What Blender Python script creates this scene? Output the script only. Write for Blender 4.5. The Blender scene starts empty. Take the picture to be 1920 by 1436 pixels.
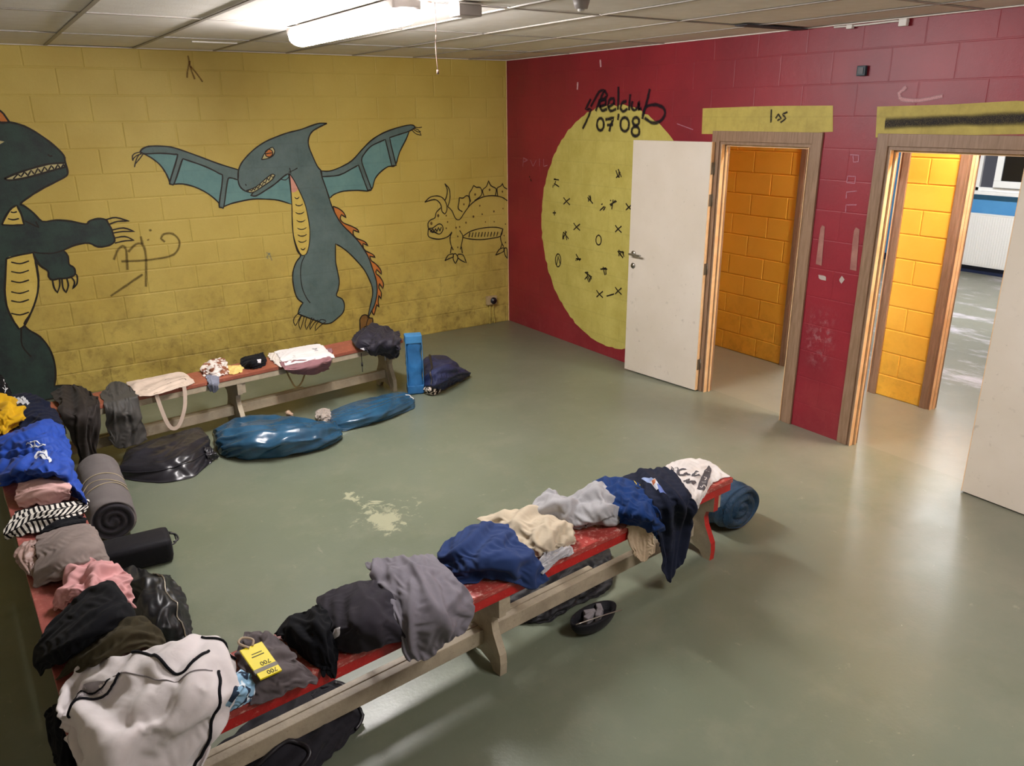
import bpy, bmesh, math, random
import numpy as np
from mathutils import Vector, Matrix, geometry
rng = random.Random(7)
S = bpy.context.scene
COL = S.collection

# ------------------------------------------------------------------ camera, world, lights, exposure
cam = bpy.data.objects.new('camera', bpy.data.cameras.new('camera'))
COL.objects.link(cam)
cam.data.sensor_width = 36.0
cam.data.lens = 1474.66 / 1920 * 36.0
cam.data.clip_start = 0.05
_r = ((0.83323, -0.55286, -0.0086), (0.18595, 0.26553, 0.946), (0.52073, 0.78983, -0.32405))
cam.matrix_world = Matrix(((_r[0][0], _r[1][0], -_r[2][0], -4.7748),
                           (_r[0][1], _r[1][1], -_r[2][1], -7.2840),
                           (_r[0][2], _r[1][2], -_r[2][2], 2.2277), (0, 0, 0, 1)))
S.camera = cam
w = bpy.data.worlds.new('dim_world'); S.world = w; w.use_nodes = True
w.node_tree.nodes['Background'].inputs[0].default_value = (0.75, 0.82, 1.0, 1)
w.node_tree.nodes['Background'].inputs[1].default_value = 0.03
S.view_settings.view_transform = 'Standard'
S.view_settings.look = 'None'
S.view_settings.gamma = 1
S.view_settings.use_curve_mapping = False
S.view_settings.exposure = 0.35
# emission strength of the tube diffusers (they are the only lights; built with their lamps below)
LAMP_HALL, LAMP_HALL_BACK, LAMP_LOBBY, LAMP_ROOM = 110.0, 75.0, 120.0, 130.0
H = 2.742

# ------------------------------------------------------------------ materials
def lin(c):
    if isinstance(c, str):
        c = [int(c[i:i + 2], 16) / 255 for i in (0, 2, 4)]
    return tuple(x / 12.92 if x <= .04045 else ((x + .055) / 1.055) ** 2.4 for x in c[:3]) + (1,)
class NT:
    def __init__(s, name):
        s.m = bpy.data.materials.new(name); s.m.use_nodes = True
        s.t = s.m.node_tree; s.b = s.t.nodes['Principled BSDF']
    def n(s, typ, **kw):
        n = s.t.nodes.new(typ)
        for k, v in kw.items():
            if k in ('i',):
                for kk, vv in v.items(): n.inputs[kk].default_value = vv
            else: setattr(n, k, v)
        return n
    def l(s, a, b): s.t.links.new(a, b)
    def pos(s, scale=(1, 1, 1), coord='Position'):
        if coord == 'Position': o = s.n('ShaderNodeNewGeometry').outputs['Position']
        else: o = s.n('ShaderNodeTexCoord').outputs[coord]
        mp = s.n('ShaderNodeMapping'); mp.inputs['Scale'].default_value = scale
        s.l(o, mp.inputs['Vector']); return mp.outputs[0]
    def noise(s, vec, scale, detail=4, rough=.55, lo=.35, hi=.65, dist=0):
        n = s.n('ShaderNodeTexNoise'); n.inputs['Scale'].default_value = scale
        n.inputs['Detail'].default_value = detail; n.inputs['Roughness'].default_value = rough
        n.inputs['Distortion'].default_value = dist
        s.l(vec, n.inputs['Vector'])
        r = s.n('ShaderNodeMapRange', clamp=True); r.inputs[1].default_value = lo; r.inputs[2].default_value = hi
        s.l(n.outputs['Fac'], r.inputs[0]); return r.outputs[0]
    def mix(s, f, a, b, mode='MIX'):
        m = s.n('ShaderNodeMix', data_type='RGBA', blend_type=mode)
        for v, k in ((f, 0), (a, 6), (b, 7)):
            if isinstance(v, (int, float)): m.inputs[k].default_value = v
            elif isinstance(v, tuple): m.inputs[k].default_value = v
            else: s.l(v, m.inputs[k])
        return m.outputs[2]
    def math(s, op, a, b=None, c=None, clamp=False):
        m = s.n('ShaderNodeMath', operation=op, use_clamp=clamp)
        for v, k in ((a, 0), (b, 1), (c, 2)):
            if v is None: continue
            if isinstance(v, (int, float)): m.inputs[k].default_value = v
            else: s.l(v, m.inputs[k])
        return m.outputs[0]
    def bump(s, h, dist=.002, strength=1.0):
        b = s.n('ShaderNodeBump'); b.inputs['Distance'].default_value = dist; b.inputs['Strength'].default_value = strength
        s.l(h, b.inputs['Height'])
        if s.b.inputs['Normal'].is_linked: s.l(s.b.inputs['Normal'].links[0].from_socket, b.inputs['Normal'])
        s.l(b.outputs[0], s.b.inputs['Normal'])
    def out(s, col, rough=.6, spec=.5, metal=0):
        if isinstance(col, tuple): s.b.inputs['Base Color'].default_value = col
        else: s.l(col, s.b.inputs['Base Color'])
        if isinstance(rough, (int, float)): s.b.inputs['Roughness'].default_value = rough
        else: s.l(rough, s.b.inputs['Roughness'])
        s.b.inputs['Specular IOR Level'].default_value = spec
        s.b.inputs['Metallic'].default_value = metal
        return s.m
def sepxyz(t, v):
    n = t.n('ShaderNodeSeparateXYZ'); t.l(v, n.inputs[0]); return n.outputs

def paint(name, col, dark, rough=.5, dirt=None, dirt_h=.9, dirt_amt=.5, spec=.4):
    t = NT(name); p = t.pos()
    c = t.mix(t.noise(p, 1.3, 5), lin(col), lin(dark))
    c = t.mix(t.math('MULTIPLY', t.noise(p, 60, 3, .6, .4, .75), .25), c, lin(dark))
    if dirt:
        z = sepxyz(t, t.pos())[2]
        hz = t.n('ShaderNodeMapRange', clamp=True); hz.inputs[1].default_value = dirt_h; hz.inputs[2].default_value = 0.0
        t.l(z, hz.inputs[0])
        f = t.math('MULTIPLY', t.noise(p, 3.2, 8, .68, .40, .72, .4), hz.outputs[0])
        f2 = t.math('MULTIPLY', t.noise(p, 11, 6, .75, .50, .72, .3), hz.outputs[0])
        f = t.math('ADD', t.math('MULTIPLY', f, dirt_amt), t.math('MULTIPLY', f2, dirt_amt * .9), clamp=True)
        c = t.mix(f, c, lin(dirt))
    t.bump(t.noise(p, 170, 3, .6, .2, .8), .0008, .5)
    t.bump(t.noise(p, 22, 3, .6, .2, .8), .0012, .5)
    return t.out(c, rough, spec)
# joints shown through paint laid over the blocks
def joint_bump(t, axis, off_even, off_odd):
    xyz = sepxyz(t, t.pos()); u = xyz[axis]; z = xyz[2]
    zc = t.math('DIVIDE', t.math('ADD', z, .01), .2)
    row = t.math('FLOOR', zc)
    fz = t.math('ABSOLUTE', t.math('SUBTRACT', t.math('FRACT', zc), .5))
    odd = t.math('MODULO', row, 2.0)
    offs = t.math('ADD', t.math('MULTIPLY', odd, off_odd - off_even), off_even)
    uc = t.math('FRACT', t.math('ADD', t.math('DIVIDE', t.math('SUBTRACT', u, offs), .407), 50.0))
    fu = t.math('ABSOLUTE', t.math('SUBTRACT', uc, .5))
    a = t.math('GREATER_THAN', fz, .47); b = t.math('GREATER_THAN', fu, .485)
    j = t.math('MAXIMUM', a, b)
    return t.math('SUBTRACT', 1.0, j)
def mural(name, col, dark, axis=0, wear=.35, rough=.55, wearcol='6d7058'):
    t = NT(name); p = t.pos()
    c = t.mix(t.noise(p, 5, 6, .7), lin(col), lin(dark))
    c = t.mix(t.math('MULTIPLY', t.noise(p, 14, 7, .75, .52, .8), wear), c, lin(wearcol))
    jb = joint_bump(t, axis, -.045, -.25)
    c = t.mix(t.math('MULTIPLY', t.math('SUBTRACT', 1.0, jb), .07), c, lin('2c2c20'))
    t.bump(jb, .001, .4); t.bump(t.noise(p, 150, 3), .0008, .5)
    return t.out(c, rough, .35)
M = {}
M['yellow'] = paint('yellow_wall_paint', 'c9b35e', 'b9a14c', .55, '6a5528', 1.25, .72)
M['yellow_disc'] = paint('pale_yellow_paint', 'd5c65a', 'c2b045', .5, '8d7c3a', .7, .3)
M['red'] = paint('dark_red_paint', '911f2e', '7a1828', .42, 'a8504c', .6, .3, .55)
M['orange'] = paint('orange_wall_paint', 'fccb50', 'f4bd40', .5, '8a4f10', .8, .35)
M['blue_wall'] = paint('sky_blue_paint', '5d9fd0', '4a8cc2', .5, '4c6f8d', .5, .3)
M['navy_plinth'] = paint('navy_skirting_paint', '15203c', '1b2748', .5)
M['blue_render'] = paint('off_white_wall_paint', 'cbc6ba', 'bdb6a8', .7)
M['dragon'] = mural('dragon_green_grey_paint', '647674', '526664')
M['dragon_head'] = M['dragon']
M['teal'] = mural('teal_membrane_paint', '6d9490', '5e8686', wear=.15)
M['dino'] = mural('dark_green_dinosaur_paint', '32463e', '272f30', wear=.15, wearcol='3d4a3c')
M['belly'] = mural('pale_yellow_belly_paint', 'd8c064', 'cbb050', wear=.2, wearcol='8d7c3a')
M['pink_paint'] = mural('pink_throat_paint', 'd99c8a', 'cc8c78', wear=.1)
M['orange_paint'] = mural('orange_spine_paint', 'c97b3a', 'b8692c', wear=.25)
M['boot_paint'] = mural('brown_boot_paint', '86602e', '6e4c22', wear=.25)
M['teeth_paint'] = mural('cream_teeth_paint', 'c9bf8c', 'b0a470', wear=.2)
M['line'] = mural('black_outline_paint', '17130f', '2a2018', wear=.1)
M['line_red'] = mural('black_outline_paint_on_red_wall', '1c1712', '2c241a', axis=1, wear=.1)
M['lintel_yellow'] = mural('yellow_lintel_paint', 'bfae58', 'a8974a', axis=1, wear=.15)
def spray(name, col, dens):
    t = NT(name)
    uv = sepxyz(t, t.n('ShaderNodeTexCoord').outputs['UV'])
    d = t.math('ABSOLUTE', t.math('SUBTRACT', uv[1], .5))
    r = t.n('ShaderNodeMapRange', clamp=True); r.interpolation_type = 'SMOOTHSTEP'
    r.inputs[1].default_value = .5; r.inputs[2].default_value = .12; r.inputs[3].default_value = 0; r.inputs[4].default_value = dens
    t.l(d, r.inputs[0])
    a = t.math('MULTIPLY', r.outputs[0], t.noise(t.pos(), 220, 2, .5, .1, .5))
    t.l(a, t.b.inputs['Alpha'])
    return t.out(lin(col), .7, .2)
M['spray_black'] = spray('black_spray_paint', '1a1720', .95)
M['spray_faint'] = spray('faded_grey_spray_paint', '4a3a24', .58)
M['spray_grey'] = spray('thick_grey_spray_line', '2a2830', .85)
M['spray_blue'] = spray('blue_chalk', '5c97a0', .5)
M['scratch'] = spray('pale_scratch', 'cfa0a4', .95)
M['scratch_faint'] = spray('faint_chalk_scratch', 'c88c9c', .75)
def solid(name, col, rough=.5, spec=.5, metal=0, bs=0, bd=.001, dark=None):
    t = NT(name); c = lin(col)
    p = t.pos(coord='Object')
    if dark: c = t.mix(t.noise(p, 9, 5), lin(col), lin(dark))
    if bs: t.bump(t.noise(p, bs, 4, .6, .25, .75), bd, .6)
    return t.out(c, rough, spec, metal)
M['door_white'] = None
def door_mat():
    t = NT('off_white_door_paint'); p = t.pos()
    c = t.mix(t.noise(p, 1.5, 4), lin('ddd3c6'), lin('d3c8b8'))
    z = sepxyz(t, t.pos())[2]
    hz = t.n('ShaderNodeMapRange', clamp=True); hz.inputs[1].default_value = 1.3; hz.inputs[2].default_value = 0.1
    t.l(z, hz.inputs[0])
    f = t.math('MULTIPLY', t.noise(p, 13, 6, .6, .62, .74), t.math('MULTIPLY', hz.outputs[0], .6))
    c = t.mix(f, c, lin('85796a'))
    c = t.mix(t.math('MULTIPLY', t.noise(p, 40, 3, .5, .68, .78), .35), c, lin('857c6c'))
    return t.out(c, .42, .4)
M['door_white'] = door_mat()
M['beech'] = solid('pale_beech_edge', 'ecca9e', .5, .4, dark='dcb384')
def woodframe():
    t = NT('brown_wood_frame'); p = t.pos((6, 6, .7))
    c = t.mix(t.noise(p, 9, 5, .6), lin('9a7d66'), lin('83684f'))
    c = t.mix(t.math('MULTIPLY', t.noise(t.pos((30, 30, 1.5)), 4, 3), .14), c, lin('6d5540'))
    return t.out(c, .45, .45)
M['frame_wood'] = woodframe()
M['ceil'] = solid('white_ceiling_tile', 'e9e4dc', .85, .2, bs=90, bd=.001, dark='e2dcd2')
M['tbar'] = solid('grey_ceiling_bar', '9c958c', .5, .4)
M['metal'] = solid('brushed_steel', 'a8a39b', .3, .5, .9)
M['dull_metal'] = solid('dull_hinge_metal', '8d8577', .45, .5, .8)
M['white_plastic'] = solid('white_plastic', 'd8d4cd', .4)
M['grey_plastic'] = solid('grey_plastic', '9b9490', .45)
M['black_plastic'] = solid('black_plastic', '1c1a20', .4)
M['dark_box'] = solid('dark_green_box', '17303a', .5)
M['radiator'] = solid('white_radiator_enamel', 'eceae6', .35, .5)
M['upvc'] = solid('white_window_frame', 'eeedea', .35, .5)
M['night_glass'] = solid('dark_window_glass', '14161c', .05, .6)
M['blind'] = solid('dark_grey_blind', '43444e', .7)
M['cord'] = solid('brown_cord', '6a5348', .7)
M['screed'] = solid('bare_screed', '9a8d80', .8, dark='857868')
def floor_mat():
    t = NT('worn_green_floor_coating'); p = t.pos(); xyz = sepxyz(t, t.pos())
    c = t.mix(t.noise(p, .8, 6, .6, .3, .7), lin('6e7464'), lin('626a58'))
    c = t.mix(t.math('MULTIPLY', t.noise(p, 3.0, 7, .7, .5, .8), .45), c, lin('858572'))
    # worn grey-brown zone towards the doors, the lobby and the room behind
    mx = t.n('ShaderNodeMapRange', clamp=True); mx.inputs[1].default_value = -2.2; mx.inputs[2].default_value = .3
    t.l(xyz[0], mx.inputs[0])
    my = t.n('ShaderNodeMapRange', clamp=True); my.inputs[1].default_value = -2.0; my.inputs[2].default_value = -4.3
    t.l(xyz[1], my.inputs[0])
    near = t.math('MULTIPLY', t.math('MULTIPLY', mx.outputs[0], t.noise(p, 1.6, 6, .65, .25, .7)), t.math('ADD', my.outputs[0], .25), clamp=True)
    inside = t.math('GREATER_THAN', xyz[0], .1)
    wf = t.math('MULTIPLY', t.math('MAXIMUM', near, t.math('MULTIPLY', inside, .8)), .75)
    c = t.mix(wf, c, lin('8f8979'))
    # white scuffed patches deep in the far room
    deep = t.math('GREATER_THAN', xyz[0], 1.6)
    c = t.mix(t.math('MULTIPLY', deep, t.noise(t.pos((1, .35, 1)), 2.6, 8, .75, .52, .64)), c, lin('c4bcc0'))
    # bare screed strip by the walls
    d1 = t.n('ShaderNodeMapRange', clamp=True); d1.inputs[1].default_value = -.75; d1.inputs[2].default_value = 0
    t.l(xyz[1], d1.inputs[0])
    c = t.mix(t.math('MULTIPLY', t.math('MULTIPLY', d1.outputs[0], t.noise(p, 6, 6, .7, .35, .6)), t.math('MULTIPLY', mx.outputs[0], .9)), c, lin('705e4c'))
    # dried splash
    def blob(cx, cy, rx, ry, ns, lo, hi):
        ux = t.math('DIVIDE', t.math('SUBTRACT', xyz[0], cx), rx); uy = t.math('DIVIDE', t.math('SUBTRACT', xyz[1], cy), ry)
        d = t.math('ADD', t.math('MULTIPLY', ux, ux), t.math('MULTIPLY', uy, uy))
        nn = t.noise(p, ns, 8, .68, .2, .8, .8)
        v_ = t.math('ADD', t.math('SUBTRACT', 1.0, d), t.math('MULTIPLY', t.math('SUBTRACT', nn, .5), 3.2))
        r_ = t.n('ShaderNodeMapRange', clamp=True); r_.inputs[1].default_value = lo; r_.inputs[2].default_value = hi
        t.l(v_, r_.inputs[0]); return r_.outputs[0]
    f = t.math('MAXIMUM', blob(-3.17, -3.44, .13, .24, 9, .45, .7), blob(-3.21, -3.10, .06, .11, 16, .5, .75))
    f = t.math('MAXIMUM', f, t.math('MULTIPLY', blob(-3.1, -3.42, .42, .24, 24, 1.15, 1.4), .7))
    c = t.mix(t.math('MULTIPLY', f, 1.0, clamp=True), c, lin('97987f'))
    c = t.mix(t.math('MULTIPLY', t.noise(p, 7, 8, .8, .62, .72), .7), c, lin('a5a48c'))
    c = t.mix(t.math('MULTIPLY', t.noise(t.pos((1, .3, 1)), 9, 7, .8, .64, .72), .5), c, lin('9a9a86'))
    c = t.mix(t.math('MULTIPLY', t.noise(p, 1.7, 5, .7, .55, .75), .35), c, lin('505a44'))
    c = t.mix(t.math('MULTIPLY', t.noise(p, 34, 4, .6, .73, .77), .9), c, lin('cfcdb8'))
    rough = t.n('ShaderNodeMapRange'); t.l(t.noise(p, 2.2, 6, .7, .2, .8), rough.inputs[0])
    rough.inputs[3].default_value = .26; rough.inputs[4].default_value = .42
    t.bump(t.noise(p, 60, 4, .6, .2, .8), .0006, .5)
    return t.out(c, rough.outputs[0], .5)
M['floor'] = floor_mat()
def bench_paint(name, col, chip, rough=.4, amt=.7, lo=.60):
    t = NT(name); p = t.pos()
    c = t.mix(t.noise(p, 8, 5), lin(col), t.mix(.25, lin(col), lin('000000')))
    c = t.mix(t.math('MULTIPLY', t.noise(t.pos((1, 1, 2.5)), 38, 6, .75, lo, lo + .09), amt), c, lin(chip))
    c = t.mix(t.math('MULTIPLY', t.noise(p, 5, 6, .7, .5, .75), .3), c, lin('4b3a2c'))
    t.bump(t.noise(p, 70, 4), .001, .5)
    return t.out(c, rough, .5)
M['bench_red'] = bench_paint('red_bench_paint', 'b81d1c', 'c88a78')
M['bench_top_red'] = bench_paint('worn_red_bench_top_paint', 'a8403a', 'cf9c90', .35, .9, .53)
M['bench_top_left'] = bench_paint('faded_red_brown_bench_top_paint', 'a2554e', 'bd8378', .45, .6, .56)
M['bench_top_brown'] = bench_paint('worn_brown_red_bench_top_paint', '9a5540', 'b98470', .45, .6, .56)
M['bench_cream'] = bench_paint('cream_bench_paint', 'b3a68e', '6b5d48', .5)
def fabric(name, col, rough=.92, col2=None, weave=900, wr=.002, sheen=.05, spec=.15, fleck=0):
    t = NT(name); o = t.pos(coord='Object')
    c = lin(col)
    d = tuple(x * .72 for x in c[:3]) + (1,)
    cc = t.mix(t.math('MULTIPLY', t.noise(o, 7, 5, .6), .5), c, lin(col2) if col2 else d)
    if fleck: cc = t.mix(t.math('MULTIPLY', t.noise(o, 260, 3, .6, .45, .7), fleck), cc, d)
    t.bump(t.noise(o, weave, 2, .5, .2, .8), .0006, .5)
    t.bump(t.noise(o, 17, 3, .5, .25, .75, .8), wr, .35)
    t.b.inputs['Sheen Weight'].default_value = sheen
    return t.out(cc, rough, spec)
def plastic(name, col, rough=.28, wr=.006, col2=None):
    t = NT(name); o = t.pos(coord='Object')
    c = t.mix(t.noise(o, 6, 5), lin(col), lin(col2) if col2 else tuple(x * .6 for x in lin(col)[:3]) + (1,))
    v = t.n('ShaderNodeTexVoronoi', feature='F1'); v.inputs['Scale'].default_value = 13
    t.l(o, v.inputs['Vector'])
    rn = t.n('ShaderNodeTexNoise', noise_type='RIDGED_MULTIFRACTAL'); rn.inputs['Scale'].default_value = 7; rn.inputs['Detail'].default_value = 3
    t.l(o, rn.inputs['Vector']); t.bump(rn.outputs['Fac'], wr * 1.1, .5)
    t.bump(v.outputs['Distance'], wr, .5)
    return t.out(c, rough, .55)
def camo():
    t = NT('blue_camouflage_cloth'); o = t.pos(coord='Object')
    c = t.mix(t.noise(o, 24, 1, .4, .50, .52), lin('8fb6d2'), lin('2b3748'))
    c = t.mix(t.noise(o, 31, 1, .4, .57, .59), c, lin('d9e4ec'))
    return t.out(c, .9, .1)
def striped():
    t = NT('black_and_white_checked_scarf'); uv = sepxyz(t, t.n('ShaderNodeTexCoord').outputs['UV'])
    a = t.math('FRACT', t.math('ADD', t.math('MULTIPLY', uv[0], 15.0), t.math('MULTIPLY', t.math('PINGPONG', t.math('MULTIPLY', uv[1], 3.0), 1.0), 1.2)))
    b = t.math('GREATER_THAN', a, .46)
    g = t.math('MULTIPLY', b, t.math('LESS_THAN', t.math('FRACT', t.math('MULTIPLY', uv[1], 3.0)), .86))
    return t.out(t.mix(g, lin('1c1a1c'), lin('d9d4cc')), .9, .1)
def leopard():
    t = NT('leopard_print_cloth'); v = t.n('ShaderNodeTexVoronoi', feature='F1'); v.inputs['Scale'].default_value = 42
    t.l(t.pos(coord='Object'), v.inputs['Vector'])
    r = t.math('GREATER_THAN', v.outputs['Distance'], .5)
    return t.out(t.mix(r, lin('cfc2b4'), lin('1a1718')), .85, .1)
def quilt(name, col, f=60):
    t = NT(name); o = t.pos(coord='Object')
    c = t.mix(t.noise(o, 6, 5), lin(col), tuple(x * .55 for x in lin(col)[:3]) + (1,))
    t.bump(t.noise(t.pos((1, 2.2, 1), coord='Object'), f, 5, .65, .25, .75, .6), .006, .8)
    return t.out(c, .38, .45)

# ------------------------------------------------------------------ object helpers
def link(o, parent=None):
    COL.objects.link(o)
    if parent: o.parent = parent
    return o
def mesh_obj(name, verts, faces, mat, parent=None, smooth=False, uv=None, loc=None):
    me = bpy.data.meshes.new(name)
    if loc is not None: verts = [(v[0] - loc[0], v[1] - loc[1], v[2] - loc[2]) for v in verts]
    me.from_pydata([tuple(v) for v in verts], [], faces)
    for m_ in (mat if isinstance(mat, list) else [mat]): me.materials.append(m_)
    if smooth: me.polygons.foreach_set('use_smooth', [True] * len(me.polygons))
    if uv is not None:
        l = me.uv_layers.new(name='UVMap'); idx = np.zeros(len(me.loops), dtype=np.int32); me.loops.foreach_get('vertex_index', idx)
        l.data.foreach_set('uv', np.asarray(uv, dtype=np.float32)[idx].ravel())
    o = bpy.data.objects.new(name, me)
    if loc is not None: o.location = loc
    return link(o, parent)
def bm_obj(name, bm, mat, parent=None, smooth=False, loc=None):
    me = bpy.data.meshes.new(name); bm.normal_update(); bm.to_mesh(me); bm.free()
    for m_ in (mat if isinstance(mat, list) else [mat]): me.materials.append(m_)
    if smooth: me.polygons.foreach_set('use_smooth', [True] * len(me.polygons))
    o = bpy.data.objects.new(name, me)
    if loc is not None: o.location = loc
    return link(o, parent)
def box_bm(bm, lo, hi, mat=None, mi=0, bevel=0):
    lo = Vector(lo); hi = Vector(hi); c = (lo + hi) / 2; s = hi - lo
    r = bmesh.ops.create_cube(bm, size=1, matrix=Matrix.Translation(c) @ Matrix.Diagonal((s.x, s.y, s.z, 1)))
    vs = r['verts']
    if bevel:
        es = list({e for v in vs for e in v.link_edges})
        rb = bmesh.ops.bevel(bm, geom=es, offset=bevel, segments=2, affect='EDGES', profile=.6)
        vs = rb['verts'] if rb['verts'] else vs
        vs = list({v for f in rb['faces'] for v in f.verts} | {v for v in vs if v.is_valid})
    fs = {f for v in vs if v.is_valid for f in v.link_faces}
    for f in fs: f.material_index = mi
    if mat is not None: bmesh.ops.transform(bm, matrix=mat, verts=[v for v in vs if v.is_valid])
def box(name, lo, hi, mat, parent=None, bevel=0, M4=None):
    bm = bmesh.new(); box_bm(bm, lo, hi, M4, 0, bevel); return bm_obj(name, bm, mat, parent)
def cyl_bm(bm, p0, p1, r, r2=None, seg=16, caps=True):
    p0 = Vector(p0); p1 = Vector(p1); d = p1 - p0
    q = Vector((0, 0, 1)).rotation_difference(d.normalized()).to_matrix().to_4x4()
    bmesh.ops.create_cone(bm, cap_ends=caps, segments=seg, radius1=r, radius2=r if r2 is None else r2, depth=d.length,
                          matrix=Matrix.Translation((p0 + p1) / 2) @ q)
def cyl(name, p0, p1, r, mat, parent=None, seg=16, r2=None):
    bm = bmesh.new(); cyl_bm(bm, p0, p1, r, r2, seg); return bm_obj(name, bm, mat, parent, True)
def crspline(pts, n):
    P = [np.array(p, float) for p in pts]; out = []
    for i in range(len(P) - 1):
        a = P[max(i - 1, 0)]; b = P[i]; c = P[i + 1]; d = P[min(i + 2, len(P) - 1)]
        for k in range(n):
            t = k / n
            out.append(.5 * (2 * b + (c - a) * t + (2 * a - 5 * b + 4 * c - d) * t * t + (3 * b - a - 3 * c + d) * t ** 3))
    out.append(P[-1]); return out
def tube(name, pts, r, mat, parent=None, seg=8, n=4):
    P = crspline(pts, n); vs = []; fs = []
    up = np.array((0, 0, 1.))
    for i, p in enumerate(P):
        d = P[min(i + 1, len(P) - 1)] - P[max(i - 1, 0)]; d = d / (np.linalg.norm(d) + 1e-9)
        a = np.cross(d, up)
        if np.linalg.norm(a) < .05: a = np.cross(d, (1., 0, 0))
        a /= np.linalg.norm(a); b = np.cross(d, a)
        for k in range(seg):
            t = 2 * math.pi * k / seg; vs.append(p + r * (math.cos(t) * a + math.sin(t) * b))
    for i in range(len(P) - 1):
        for k in range(seg):
            fs.append((i * seg + k, i * seg + (k + 1) % seg, (i + 1) * seg + (k + 1) % seg, (i + 1) * seg + k))
    fs.append(tuple(range(seg))[::-1]); fs.append(tuple((len(P) - 1) * seg + k for k in range(seg)))
    return mesh_obj(name, vs, fs, mat, parent, True)
def thing(name, label, cat, loc=(0, 0, 0), rotz=0, group=None):
    o = bpy.data.objects.new(name, None); COL.objects.link(o); o.empty_display_size = .1
    o.location = loc; o.rotation_euler = (0, 0, rotz)
    return tag(o, label, cat, group)
def tag(o, label, cat, group=None):
    o['label'] = label; o['category'] = cat
    if group: o['group'] = group
    return o
def struct(o): o['kind'] = 'structure'; return o

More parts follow.
